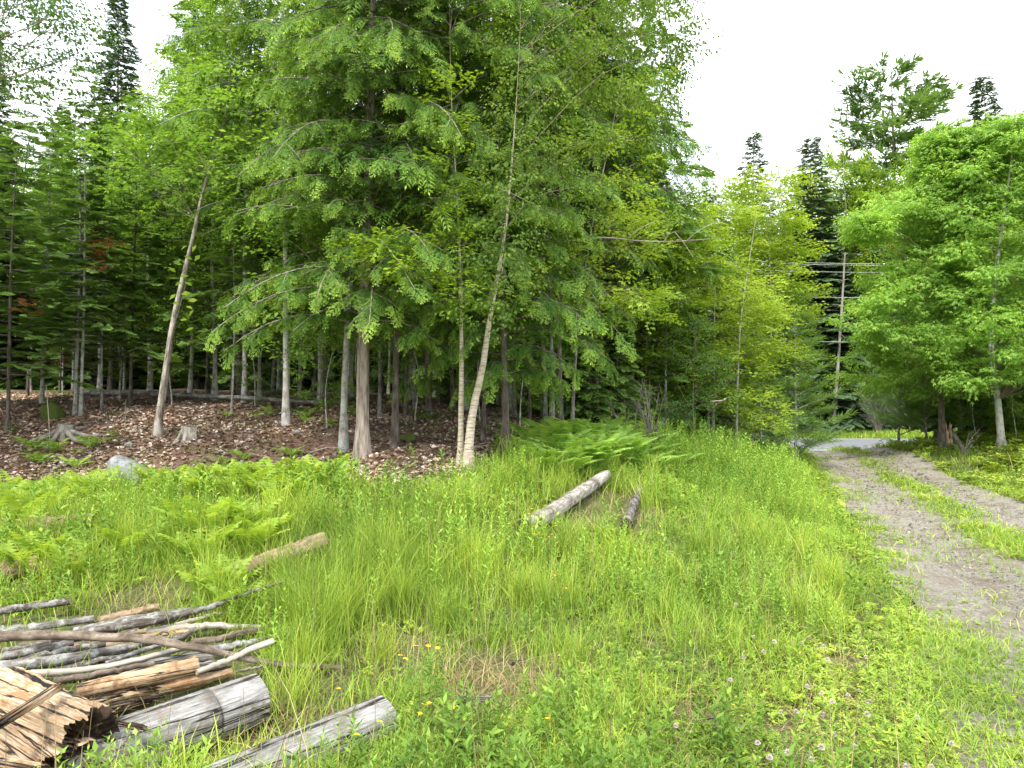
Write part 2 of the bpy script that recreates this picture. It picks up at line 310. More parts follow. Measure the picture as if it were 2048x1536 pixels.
def groundmat():
    """soil, leaf mould and moss by the 'tip' attribute: 0 meadow soil, 1 leaf mould under the trees"""
    m, t, b, o = mat('forest_soil'); a = N(t, 'ShaderNodeAttribute'); a.attribute_name = 'tip'
    n1 = noise(t, 26, detail=8, rough=.75); n2 = noise(t, 3, detail=5); n3 = noise(t, 1.1, detail=4, loc=9)
    mead = ramp(t, n1, [(.3, (.05, .055, .02)), (.5, (.10, .12, .035)), (.7, (.2, .18, .09))])
    mould = ramp(t, n1, [(.32, (.06, .036, .026)), (.5, (.17, .10, .07)), (.64, (.33, .22, .17))])
    mould = mixc(t, ramp(t, n3, [(.55, (0, 0, 0)), (.66, (.7, .7, .7))]), mould, (.09, .12, .03))
    c = mixc(t, a.outputs['Fac'], mead, mould); c = mixc(t, 1.0, c, ramp(t, n2, [(.3, (.7, .7, .7)), (.7, (1.15, 1.15, 1.15))]), 'MULTIPLY')
    t.links.new(c, b.inputs['Base Color']); b.inputs['Roughness'].default_value = .95; bump(t, b, n1, .03, .8); return m
M['ground'] = groundmat()
def drivemat():
    m, t, b, o = mat('gravelly_dirt'); n1 = noise(t, 30, detail=8, rough=.8); n2 = noise(t, 2.4, detail=6, rough=.75); n4 = noise(t, 90, detail=3)
    a = N(t, 'ShaderNodeAttribute'); a.attribute_name = 'tip'
    c = ramp(t, n1, [(.32, (.09, .08, .068)), (.43, (.225, .2, .163)), (.56, (.36, .335, .285)), (.7, (.54, .52, .48))])
    c = mixc(t, ramp(t, n2, [(.45, (0, 0, 0)), (.62, (.75, .75, .75))]), c, (.19, .14, .095))
    gr = mth(t, 'ADD', a.outputs['Fac'], mth(t, 'MULTIPLY', n2, .9)); gr = mth(t, 'ADD', gr, mth(t, 'MULTIPLY', n4, .5))
    c = mixc(t, ramp(t, gr, [(1.0, (0, 0, 0)), (1.5, (.7, .7, .7))]), c, (.09, .11, .035))
    t.links.new(c, b.inputs['Base Color']); b.inputs['Roughness'].default_value = .95; bump(t, b, n1, .04, 1.0); return m
M['drive'] = drivemat()
def roadmat():
    m, t, b, o = mat('worn_asphalt'); n1 = noise(t, 40, detail=5, rough=.8); n2 = noise(t, .6, 'Object', (.3, 2, 1), detail=3)
    c = ramp(t, n1, [(.3, (.13, .135, .145)), (.7, (.2, .205, .22))]); c = mixc(t, 1.0, c, ramp(t, n2, [(.3, (.85, .85, .85)), (.7, (1.15, 1.15, 1.15))]), 'MULTIPLY')
    t.links.new(c, b.inputs['Base Color']); b.inputs['Roughness'].default_value = .6; return m
M['road'] = roadmat()
def plain(name, c, rough=.6):
    m, t, b, o = mat(name); v = ramp(t, noise(t, 60, detail=3), [(.3, tuple(x*.75 for x in c)), (.7, tuple(min(1, x*1.1) for x in c))])
    t.links.new(v, b.inputs['Base Color']); b.inputs['Roughness'].default_value = rough; return m
M['white_paint'] = plain('road_paint', (.7, .7, .7)); M['wire'] = plain('wire_aluminium', (.42, .43, .44), .4); M['wireblack'] = plain('black_cable', (.05, .05, .05))
M['clover_head'] = plain('white_clover_petals', (.5, .42, .4)); M['yellow'] = plain('yellow_petals', (.8, .55, .02)); M['orange'] = plain('orange_petals', (.8, .38, .04))
M['moss'] = plain('moss', (.07, .10, .02), .95)

# ------------------------------------------------------------------ ground, driveway, road
def axis(a, b, fine0, fine1, fs, cs):
    l = list(np.arange(fine0, fine1, fs)); x = fine0; s = fs
    lo = []
    while x > a: s = min(s*1.25, cs); x -= s; lo.append(x)
    x = l[-1]; s = fs; hi = []
    while x < b: s = min(s*1.25, cs); x += s; hi.append(x)
    return np.array(lo[::-1]+l+hi)
gx = axis(-400, 400, -12, 17, .16, 40); gy = axis(-300, 600, 1.5, 34, .16, 40)
X, Y = np.meshgrid(gx, gy); Z = H(X, Y)
g = np.random.default_rng(3)
def fbm(x, y, s=1.0, seed=0):
    r = np.random.default_rng(seed); o = 0
    for k in range(5):
        for _ in range(3):
            a = r.uniform(0, 6.28); f = s*(1.9**k); o = o+np.sin((x*np.cos(a)+y*np.sin(a))*f+r.uniform(0, 6.28))*.6**k
    return o/4
lit = np.clip((Y-yedge(X)+.35*fbm(X, Y, 2.2, 4))/.5, 0, 1)*(X < 11)
lit = np.where((Y > 41.5), 1, lit)
wood = lit*np.clip((11-X)/3, 0, 1)
Z = Z + .05*lit*fbm(X, Y, 2.6, 8) + .012*fbm(X, Y, 7, 9)*np.where((X > xl(Y)-.4) & (X < xr(Y)+.4), 0, 1)
Z = Z - .16*np.clip((X-xl(Y)-.25)/.3, 0, 1)*np.clip((xr(Y)-.25-X)/.3, 0, 1)*(Y < 30.2)
roadmask = (Y > 29) & (Y < 41); Z = np.where(roadmask & (X > 5), Z-.06, Z)
nx, ny = len(gx), len(gy); ii = np.arange(ny-1)[:, None]*nx+np.arange(nx-1)[None]
Q = np.stack([ii, ii+1, ii+nx+1, ii+nx], -1).reshape(-1, 4)
obj('ground', mesh('ground', np.stack([X, Y, Z], -1).reshape(-1, 3), Q, M['ground'], attr=lit.ravel(), smooth=True), kind='structure')
dy = np.arange(-6, 30.2, .2); du = np.linspace(0, 1, 34); U, DYY = np.meshgrid(du, dy)
DX = xl(DYY)+(xr(DYY)-xl(DYY))*U
DX = DX + .18*fbm(DYY*1.0, U*0+3, 1.5, 2)*np.where(U < .5, 1-2*U, 2*U-1)
rut = -.06*np.exp(-((U-.28)/.075)**2)-.06*np.exp(-((U-.78)/.075)**2)
DZ = H(DX, DYY)+.025+rut*.8+.006*fbm(DX, DYY, 9, 5)
cen = np.exp(-((U-.53)/.09)**2)*.5+np.exp(-((U-0)/.09)**2)*.4+np.exp(-((U-1)/.06)**2)*.3
n1_, n2_ = len(du), len(dy); ii = np.arange(n2_-1)[:, None]*n1_+np.arange(n1_-1)[None]
obj('driveway', mesh('driveway', np.stack([DX, DYY, DZ], -1).reshape(-1, 3), np.stack([ii, ii+1, ii+n1_+1, ii+n1_], -1).reshape(-1, 4), M['drive'], attr=cen.ravel(), smooth=True), kind='structure')
# road across the far end: a rising strip, near edge 30.2 m off at x=12
rx = np.linspace(-60, 90, 90); rv = np.linspace(0, 7.4, 8); RX, RV = np.meshgrid(rx, rv)
def roady(x, v): return 30.0-(x-12)*.10+v
def roadz(v): return .03+.30*(v/7.4)+.04*np.sin(math.pi*v/7.4)
RY = roady(RX, RV); RZ = roadz(RV)+.015
ii = np.arange(7)[:, None]*90+np.arange(89)[None]
Qr = np.stack([ii, ii+1, ii+91, ii+90], -1).reshape(-1, 4)
vis = RX.ravel()[Qr].min(1) > 7
obj('road', mesh('road', np.stack([RX, RY, RZ], -1).reshape(-1, 3), Qr[vis], M['road'], smooth=True), kind='structure')
lm = MB()
for v in (.5, 6.9):
    for a in range(len(rx)-1):
        if rx[a] < 7: continue
        x0, x1 = rx[a], rx[a+1]; lm.add([[x0, roady(x0, v), roadz(v)+.021], [x1, roady(x1, v), roadz(v)+.021], [x1, roady(x1, v+.12), roadz(v+.12)+.021], [x0, roady(x0, v+.12), roadz(v+.12)+.021]], np.array([[0, 1, 2, 3]]))
obj('road_edge_line', lm.build('road_edge_line', M['white_paint']), kind='structure')

# ------------------------------------------------------------------ leaf templates (V, F, tip)
def diamond(p, d, n, l, w, fold=.15):
    """leaf as two folded halves: base, left, tip, right"""
    d = np.array(d, float); d /= np.linalg.norm(d); s = np.cross(n, d); s /= np.linalg.norm(s); nn = np.cross(d, s)
    p = np.array(p, float)
    return [p, p+d*l*.42+s*w*.5+nn*w*fold, p+d*l, p+d*l*.42-s*w*.5+nn*w*fold]
def tmpl(leaves, tips=None):
    V = np.array([v for q in leaves for v in q], float); Fq = np.arange(len(V)).reshape(-1, 4)
    A = np.zeros(len(V)) if tips is None else np.repeat(tips, 4); return V, Fq, A
def t_hemlock(seed, nside=11, sub=3):
    r = np.random.default_rng(seed); L = []; T = []; cv = r.uniform(-.25, .25)
    def pt(x): return np.array([x, cv*x*x+.03*math.sin(x*7+seed), -.30*x*x])
    for k in range(nside):
        x = .05+.92*k/nside
        for s in (-1, 1):
            if r.random() < .14: continue
            l = (.40*(1-x)**.6+.08)*r.uniform(.5, 1.25); a = (R(46+r.uniform(-16, 16)))*s+2*cv*x
            d = np.array([math.cos(a), math.sin(a), -.15-.35*x+r.uniform(-.28, .22)]); p = pt(x+r.uniform(-.02, .02))
            L.append(diamond(p, d, (0, 0, 1), l, .038+.03*l)); T.append(.3*x)
            for j in range(sub):
                f = .2+.7*j/max(sub-1, 1); q = p+d*l*f
                for s2 in (-1, 1):
                    b = a+s2*R(r.uniform(30, 55)); dd = np.array([math.cos(b), math.sin(b), -.35+r.uniform(-.25, .25)])
                    L.append(diamond(q, dd, (0, r.uniform(-.5, .5), 1), (l*.36*(1-.4*f)+.03)*r.uniform(.7, 1.3), .036)); T.append(min(1, (f*(.35+x*.75))**2))
    L.append(diamond(pt(.92), (1, 2*cv, -.6), (0, 0, 1), .14, .05)); T.append(1)
    return tmpl(L, T)
def t_fir(seed, nside=8, sub=1, wd=.085):
    r = np.random.default_rng(seed); L = []; T = []
    L.append(diamond((0, 0, 0), (1, 0, 0), (0, 0, 1), 1.0, .07)); T.append(.2)
    for k in range(nside):
        x = .1+.82*k/nside
        for s in (-1, 1):
            l = (.42*(1-x)+.13)*r.uniform(.8, 1.15); a = R(55+r.uniform(-8, 8))*s; d = np.array([math.cos(a), math.sin(a), r.uniform(-.1, .06)])
            p = np.array([x, 0, 0]); L.append(diamond(p, d, (0, 0, 1), l, wd, .3)); T.append(.15+.4*x)
            if sub:
                for s2 in (-1, 1):
                    b = a+s2*R(45); L.append(diamond(p+d*l*.45, (math.cos(b), math.sin(b), 0), (0, 0, 1), l*.5, wd*.8, .3)); T.append(.5+.5*r.random())
    return tmpl(L, T)
def t_leaves(seed, n=9, ll=.24, lw=.17, droop=.3, lobes=True, spread=.55):
    """leafy twig of length 1"""
    r = np.random.default_rng(seed); L = []
    for k in range(n):
        x = .12+.88*(k/(n-1)); s = -1 if k % 2 else 1; a = s*R(r.uniform(25, 75)) if k < n-1 else R(r.uniform(-20, 20))
        d = np.array([math.cos(a), math.sin(a), -droop+r.uniform(-.3, .35)]); p = np.array([x, s*spread*.18*r.random(), r.uniform(-.1, .1)])
        q = p+d*.08; nn = np.array([r.uniform(-.35, .35), r.uniform(-.35, .35), 1.0]); l = ll*r.uniform(.75, 1.2)
        L.append(diamond(q, d, nn, l, lw*(.62 if lobes else 1)))
        if lobes:
            for b in (-1, 1):
                ca, sa = math.cos(b*R(48)), math.sin(b*R(48)); dd = np.array([d[0]*ca-d[1]*sa, d[0]*sa+d[1]*ca, d[2]-.05])
                L.append(diamond(q+d*l*.08, dd, nn, l*.72, lw*.5))
    return tmpl(L)
def t_pine(seed, n=14, l=.55, wd=.06):
    r = np.random.default_rng(seed); L = []
    for k in range(n):
        x = r.uniform(0, .75); a = r.uniform(0, 6.28); o = r.uniform(.35, .95)
        d = np.array([1, o*math.cos(a), o*math.sin(a)+.15]); L.append(diamond((x, 0, 0), d, (0, .3, 1), l*r.uniform(.7, 1.1), wd))
    return tmpl(L, [.2+.6*r.random() for _ in L])
T_HEM = [t_hemlock(i) for i in range(6)]; T_HEML = [t_hemlock(5+i, 7, 1) for i in range(2)]
T_FIR = [t_fir(i) for i in range(3)]; T_FIRL = [t_fir(9+i, 6, 1, .12) for i in range(2)]
T_MAP = [t_leaves(i) for i in range(4)]; T_OAK = [t_leaves(20+i, 9, .34, .15, .75) for i in range(4)]
T_BCH = [t_leaves(40+i, 10, .22, .12, .15, False) for i in range(4)]; T_BIR = [t_leaves(60+i, 10, .17, .12, .9, False) for i in range(4)]
T_PIN = [t_pine(i) for i in range(3)]; T_SPR = [t_fir(30+i, 5, 1, .16) for i in range(2)]

# ------------------------------------------------------------------ tree builders
def trunk_path(Ht, lean=(0, 0), wob=.05, n=14, rng=None, pts=None):
    if pts is not None: return spline(pts, n)
    t = np.linspace(0, 1, n); a = rng.uniform(0, 6.28, 2)
    return np.stack([lean[0]*t+wob*np.sin(t*5+a[0])*t, lean[1]*t+wob*np.sin(t*4+a[1])*t, Ht*t], -1)
def at(path, z):
    return np.array([np.interp(z, path[:, 2], path[:, 0]), np.interp(z, path[:, 2], path[:, 1]), z])
def flare(path, r0, Ht, ex=.8):
    z = path[:, 2]-path[0, 2]; return .8*r0*np.clip(1-z/Ht, .03, 1)**ex*(1+.75*np.exp(-z/(r0*1.1)))
def conifer(name, seed, Ht, zb, rad, r0, nb, leafm, barkm, T, spray=.4, gap=.16, droop=(.25, .5), lean=(0, 0), taper=1.0, sidefrac=.42, pts=None,
            wob=.06, full=None, jit=.25, deadlow=0, azrange=None, upturn=0.0, shape='cone', hang=0.0, limbr=.012, rollv=.3, spf=0.0):
    """returns (trunk mesh, crown mesh)"""
    r = np.random.default_rng(seed); path = trunk_path(Ht, lean, wob, 16, r, pts); Ht = path[-1, 2]
    path2 = path.copy(); path2[0, 2] -= .15
    tm = MB(); tube(tm, path2, flare(path, r0, Ht*1.02), 10, rough=.035, rng=r)
    cm = MB(); az = r.uniform(0, 6.28); POS = []; DIR = []; SC = []; ADD = []
    for k in range(nb):
        f = (k+.5)/nb; z = zb+(Ht-zb)*f**taper; az += 2.399+r.uniform(-.4, .4)
        a = az if azrange is None else r.uniform(*azrange)
        if shape == 'cone': Lr = rad*(1-f)**.85+.12*rad*.6
        elif shape == 'spire': Lr = rad*(.12+.88*(1-f)**1.15)*min(1, (1-f)*6)+.10
        elif shape == 'wide': Lr = rad*math.sqrt(max(0, 1-f))*(.55+.45*math.sin(min(1, f*2.2)*1.57))+.15
        else: Lr = rad*(math.sin(math.pi*min(1, (.18+f*.86)))**.7)
        Lr *= r.uniform(1-jit, 1+jit*.8)
        if full is not None: Lr *= full(a % 6.2832, z)
        if Lr < .09: continue
        b = at(path, z); n = max(5, int(Lr/.18)); t = np.linspace(0, 1, n); w1 = r.uniform(-.25, .25)
        d0, d1 = droop; u = upturn
        zz = Lr*(d0*r.uniform(.5, 1.3)*t-d1*r.uniform(.7, 1.3)*t**2+u*t**3); aa = a+w1*t
        pl = np.stack([b[0]+np.cos(aa)*Lr*t, b[1]+np.sin(aa)*Lr*t, b[2]+zz], -1)
        tube(tm, pl, np.linspace(.005+limbr*Lr, .003, n), 4, cap=False)
        lines = [(pl, Lr, .12)]
        m = max(2, int(Lr/(.30 if Lr < 3 else .5)))
        for j in range(m):
            ft = .22+.74*(j+.5*r.random())/m; p0 = np.array([np.interp(ft, t, pl[:, i]) for i in range(3)]); sgn = 1 if j % 2 else -1
            l2 = (Lr*sidefrac*(1-ft)**.7+.12)*r.uniform(.7, 1.2); a2 = a+w1*ft+sgn*R(r.uniform(38, 65)); t2 = np.linspace(0, 1, 4)
            sl_ = np.interp(ft, t, np.gradient(pl[:, 2], t))/max(Lr, .01)
            q = np.stack([p0[0]+np.cos(a2)*l2*t2, p0[1]+np.sin(a2)*l2*t2, p0[2]+l2*(sl_*.7*t2-.25*d1*t2**2)], -1)
            if l2 > .3: tube(tm, q, np.linspace(.005, .002, 4), 3, cap=False)
            lines.append((q, l2, 0))
        for q, l, st in lines:
            ns_ = max(1, int(l*(1-st)/gap)); fs = st+(1-st)*(np.arange(ns_)+r.uniform(.2, .8, ns_))/ns_
            tt = np.linspace(0, 1, len(q)); p = np.stack([np.interp(fs, tt, q[:, i]) for i in range(3)], -1)
            dr = np.stack([np.interp(fs, tt, np.gradient(q[:, i], tt)) for i in range(3)], -1); dr /= np.linalg.norm(dr, axis=1, keepdims=True)
            sg = np.where(np.arange(ns_) % 2, 1, -1)*r.uniform(.3, .9, ns_)*(fs < .93)
            ca, sa = np.cos(sg), np.sin(sg); dr = np.stack([dr[:, 0]*ca-dr[:, 1]*sa, dr[:, 0]*sa+dr[:, 1]*ca, dr[:, 2]-.1*d1-hang*r.uniform(0, 1, ns_)], -1)
            POS.append(p); DIR.append(dr); SC.append(spray*(1-spf*f)*r.uniform(.65, 1.2, ns_)); ADD.append(r.uniform(-.35, .05, ns_)+(.35*fs if st == 0 else .45*fs-.1))
    POS = np.concatenate(POS); DIR = np.concatenate(DIR); SC = np.concatenate(SC); ADD = np.concatenate(ADD)
    RM = frames(DIR, roll=r.normal(0, rollv, len(POS))); wh = r.integers(0, len(T), len(POS))
    for i, t_ in enumerate(T):
        s = wh == i; place(cm, t_, POS[s], RM[s], SC[s], addtip=ADD[s])
    for k in range(deadlow): # dead lower twigs
        z = r.uniform(.3, 1)*zb; b = at(path, z); a = r.uniform(0, 6.28); l = r.uniform(.3, .9)
        tube(tm, spline([b, b+[math.cos(a)*l*.5, math.sin(a)*l*.5, .03], b+[math.cos(a+.3)*l, math.sin(a+.3)*l, -.1]], 5), np.linspace(.008, .002, 5), 3, cap=False)
    return tm.build(name+'_trunk', [barkm], smooth=True), cm.build(name+'_crown', [leafm])
def broadleaf(name, seed, path, r0, clumps, leafm, barkm, T, ntw=14, cr=.38, flat=.45, leaf=.35, taper=True, limbz=(.3, .95), thin=1.0, out=.5, limbs=None, ex=.8, skip=1):
    """clumps: array of crown clump centres; each gets leafy twigs and a limb from the trunk"""
    r = np.random.default_rng(seed); tm = MB(); cm = MB(); Ht = path[-1, 2]-path[0, 2]; z0 = path[0, 2]
    p2 = path.copy(); p2[0, 2] -= .15
    tube(tm, p2, flare(path, r0, Ht*1.03, ex), 10, rough=.05, rng=r)
    clumps = np.asarray(clumps)
    for c in clumps[::skip]:
        hd = math.hypot(c[0]-np.interp(c[2], path[:, 2], path[:, 0]), c[1]-np.interp(c[2], path[:, 2], path[:, 1]))
        zs = np.clip(c[2]-hd*r.uniform(.45, .95), z0+Ht*limbz[0], z0+Ht*limbz[1]); b = at(path, zs)
        mid = (b+c)/2+np.array([0, 0, .12*hd])+r.normal(0, .06, 3)*hd
        rr = r0*.22*thin*(.4+hd/3)*np.clip(1-(zs-z0)/Ht+.15, .2, 1)
        tube(tm, spline([b, mid, c], 7), np.linspace(max(rr*.36, .004), .003, 7), 5, cap=False, m=1)
        if limbs:
            for _ in range(limbs):
                o = r.normal(0, cr, 3)*[1, 1, flat]; tube(tm, spline([mid*.4+c*.6, c+o*.5, c+o], 4), np.linspace(.006, .002, 4), 3, cap=False, m=1)
    k = len(clumps)*ntw; ci = np.repeat(np.arange(len(clumps)), ntw)
    o = r.normal(0, 1, (k, 3)); o /= np.linalg.norm(o, axis=1, keepdims=True); o *= (r.random((k, 1))**.5)*cr*r.uniform(.7, 1.3, (len(clumps), 1))[ci]; o[:, 2] *= flat
    pos = clumps[ci]+o; cen = np.stack([np.interp(pos[:, 2], path[:, 2], path[:, 0]), np.interp(pos[:, 2], path[:, 2], path[:, 1]), pos[:, 2]], -1)
    dr = o/cr*1.0+(pos-cen)*[1, 1, 0]*out/np.maximum(np.linalg.norm((pos-cen)[:, :2], axis=1), .3)[:, None]+r.normal(0, .35, (k, 3)); dr[:, 2] = dr[:, 2]*.5-.05
    RM = frames(dr, roll=r.normal(0, .35, k)); wh = r.integers(0, len(T), k); sc = leaf*r.uniform(.7, 1.2, k)
    for i, t_ in enumerate(T):
        s = wh == i; place(cm, t_, pos[s], RM[s], sc[s])
    return tm.build(name+'_trunk', [barkm, M['twig']], smooth=True), cm.build(name+'_crown', [leafm])
def envelope(seed, n, zb, zt, rad, cx=0, cy=0, prof=None, gaps=.0, ybias=0, inner=.35):
    """clump centres inside a crown outline; prof(f) scales the radius by height 0..1"""
    r = np.random.default_rng(seed); o = []
    prof = prof or (lambda f: math.sin(math.pi*(.12+.85*f))**.6)
    for k in range(n):
        f = (k+.5)/n; z = zb+(zt-zb)*f+r.normal(0, .05); a = k*2.399+r.uniform(-.5, .5); q = rad*prof(f)*r.uniform(inner, 1.08)
        o.append((cx+math.cos(a)*q, cy+math.sin(a)*q, z))
    return np.array(o)
def tree(name, label, cat, meshes, loc, rz=0, group=None, scale=1.0, tilt=(0, 0)):
    t = thing(name, label, cat, loc, rz, group, scale); t.rotation_euler = (tilt[0], tilt[1], rz)
    obj('trunk', meshes[0], t); obj('crown', meshes[1], t); return t
def base(px, d):
    """foot of a tree at this pixel column and this far away"""
    x = (px-CX)/F*d/cp; return (x, d, h1(x, d))
def ppath(pix, d, n=16, bz=None, dd=0):
    """trunk path through pixels at distance d, relative to its foot; returns foot, path"""
    pts = [P(px, py, d+dd*i) for i, (px, py) in enumerate(pix)]; z = h1(pts[0][0], pts[0][1]); pts[0][2] = z
    f = pts[0].copy(); return f, spline(np.array(pts)-f, n)
rg = np.random.default_rng(77)

# ------------------------------------------------------------------ hero trees
def pc(foot, L):
    """crown clump centres measured from the photo: (px, py, distance)"""
    return np.array([P(*c)-foot for c in L])
def grid_clumps(foot, seed, n, box, d, dj=.5):
    r = np.random.default_rng(seed); x0, y0, x1, y1 = box
    return np.array([P(r.uniform(x0, x1), r.uniform(y0, y1), d+r.uniform(-dj, dj))-foot for _ in range(n)])
# the big hemlock
f, p = ppath([(725, 915), (727, 700), (735, 430), (742, 200), (748, -100), (752, -420)], 8.9, 18)
me = conifer('big_hemlock', 11, 0, 1.5, 2.15, .10, 150, M['hemlock'], M['hembark'], T_HEM, spray=.215, gap=.095, hang=.8, limbr=.005, rollv=.6, jit=.42, droop=(.42, .62), pts=p, shape='wide', taper=.95,
             full=lambda a, z: 1.0-.34*max(0, -math.cos(a))*(z > 2.6))
tree('hemlock_tree', 'big hemlock with straight grey furrowed trunk and drooping feathery branches in front of the woods', 'tree', me, tuple(f))
f, p = ppath([(1012, 885), (1008, 700), (1000, 450), (994, 250), (988, 60), (985, -260)], 9.1, 16)
me = conifer('mid_hemlock', 12, 0, .9, 1.5, .06, 110, M['hemlock'], M['darkbark'], T_HEM, spray=.23, gap=.105, hang=.8, limbr=.005, rollv=.6, jit=.4, droop=(.35, .65), pts=p, shape='wide')
tree('hemlock_tree', 'hemlock hanging over the two pale birch trunks from behind', 'tree', me, tuple(f))
f, p = ppath([(572, 852), (571, 600), (569, 380), (566, 150), (564, -150), (562, -380)], 11, 16)
me = conifer('left_hemlock', 13, 0, 2.9, 1.75, .055, 96, M['hemlock'], M['greybark'], T_HEM, spray=.3, gap=.15, hang=.6, limbr=.006, jit=.4, droop=(.3, .5), pts=p, shape='wide', deadlow=3)
tree('hemlock_tree', 'hemlock with slim smooth pale grey trunk, between the leaning trunk and the big hemlock', 'tree', me, tuple(f))
f, p = ppath([(480, 805), (470, 500), (455, 250), (450, -60)], 14, 14)
me = conifer('back_hemlock', 14, 0, 2.8, 2.0, .055, 84, M['hemlock'], M['darkbark'], T_HEML, spray=.38, gap=.16, hang=.5, limbr=.006, jit=.35, droop=(.35, .5), pts=p, shape='wide', deadlow=6)
tree('hemlock_tree', 'tall hemlock in the woods behind the leaning flaky trunk, its boughs arching against the sky', 'tree', me, tuple(f))
hemF = me
f, p = ppath([(858, 850), (850, 600), (850, 300), (850, -150)], 12.5, 14)
me = conifer('back_hemlock_b', 15, 0, 2.6, 1.9, .055, 84, M['hemlock'], M['darkbark'], T_HEML, spray=.38, gap=.16, hang=.5, limbr=.006, jit=.35, droop=(.35, .55), pts=p, shape='wide', deadlow=6)
tree('hemlock_tree', 'hemlock rising between the big hemlock and the birches, a step deeper in the woods', 'tree', me, tuple(f)); hemG = me
# leaning tree with flaky bark
f, p = ppath([(312, 872), (326, 780), (345, 650), (365, 560), (387, 470), (402, 400), (420, 335), (447, 250), (455, 180)], 10.2, 18)
cl = pc(f, [(250, 300, 10), (285, 330, 9.6), (330, 285, 10.4), (370, 300, 10.2), (300, 240, 10.5), (350, 230, 10.8), (420, 330, 9.7), (450, 290, 10.3), (480, 350, 10.5), (360, 370, 9.8), (410, 250, 10.5), (500, 280, 10.8), (440, 200, 10.4), (380, 190, 10.6), (300, 380, 10.6), (240, 260, 10.8), (470, 430, 10.6), (340, 440, 10.8), (440, 150, 10.3), (475, 110, 10.5), (410, 120, 10.6), (500, 180, 10.4), (445, 215, 9.9), (425, 270, 9.8), (395, 330, 9.8), (460, 60, 10.6), (520, 120, 10.6)])
me = broadleaf('leaning_tree', 21, p, .062, cl, M['beech'], M['flaky'], T_MAP, 15, .32, .5, .34, limbz=(.62, 1), limbs=1)
tree('leaning_tree', 'leaning tree with pale flaky peeling bark, its foot flared on the leaf-covered bank', 'tree', me, tuple(f))
# birches
f, p = ppath([(934, 925), (944, 830), (964, 740), (976, 660), (986, 600), (1001, 520), (1014, 430), (1024, 320), (1034, 180), (1041, 40), (1045, -140)], 8.1, 24)
r_ = np.random.default_rng(31)
cl = np.vstack([grid_clumps(f, 32, 34, (1040, -60, 1350, 190), 9.0, .8), grid_clumps(f, 33, 9, (1000, 180, 1200, 420), 8.8, .6), pc(f, [(1330, 60, 9.4), (1345, 150, 9.4), (1350, 10, 9.6), (1320, 210, 9.3), (1290, 250, 9.2), (1355, 100, 9.2), (1250, 300, 9)]), pc(f, [(985, 560, 7.5), (1010, 500, 7.5), (1000, 440, 7.5), (1030, 400, 7.6), (1015, 350, 7.6), (1040, 290, 7.6), (1025, 230, 7.7), (1050, 120, 7.8), (1000, 300, 7.7), (980, 480, 7.5), (985, 600, 7.4), (970, 640, 7.4), (1005, 540, 7.4), (995, 395, 7.5), (1045, 340, 7.6), (1050, 200, 7.7), (1020, 470, 7.4), (1035, 160, 7.7), (1030, 60, 7.8)])])
me = broadleaf('birch_big', 34, p, .066, cl, M['birchleaf'], M['birch'], T_BIR, 20, .28, .9, .26, limbz=(.42, .99), thin=.8, ex=2.3, skip=3)
tree('birch_tree', 'thicker pale birch trunk leaning to the road side, peeling bands of bark', 'tree', me, tuple(f))
f, p = ppath([(920, 932), (922, 830), (923, 700), (921, 560), (915, 400), (905, 250), (900, 80), (900, -100)], 8.2, 20)
cl = np.vstack([grid_clumps(f, 35, 10, (840, -80, 990, 200), 8.9, .5), grid_clumps(f, 36, 8, (720, 480, 900, 550), 7.7, .4), pc(f, [(925, 470, 7.8), (890, 500, 7.6), (935, 610, 7.6), (960, 585, 7.5), (915, 590, 7.6), (925, 540, 7.6), (905, 430, 7.7), (920, 380, 7.7), (900, 320, 7.7), (915, 250, 7.8), (895, 180, 7.8)])])
me = broadleaf('birch_thin', 37, p, .046, cl, M['maple'], M['birch'], T_MAP, 14, .24, .45, .25, limbz=(.35, .99), limbs=1, ex=2.0)
tree('birch_tree', 'thinner upright pale birch trunk standing close beside the thicker leaning birch', 'tree', me, tuple(f))
# maple with pale trunk behind the ferns
f, p = ppath([(1142, 838), (1152, 700), (1166, 570), (1188, 430), (1222, 270), (1248, 120), (1262, -20)], 11.2, 18)
cl = np.vstack([grid_clumps(f, 41, 26, (1090, 420, 1310, 640), 10.3, .8), grid_clumps(f, 42, 14, (1150, 160, 1300, 420), 11, .7), grid_clumps(f, 43, 6, (1010, 560, 1110, 660), 9.4, .4)])
me = broadleaf('maple_a', 44, p, .038, cl, M['yellowgreen'], M['midbark'], T_MAP, 12, .27, .4, .27, limbz=(.3, .97), limbs=2, ex=1.7)
tree('maple_tree', 'maple with slim pale leaning trunk behind the fern patch, yellow-green leaves in flat layers', 'tree', me, tuple(f))
# bare horizontal limb
b = MB(); q = spline([P(1085, 470, 10.2), P(1130, 484, 9.8), P(1200, 475, 9.6), P(1280, 482, 9.5), P(1350, 483, 9.4), P(1420, 478, 9.3)], 14); c0 = q[0].copy()
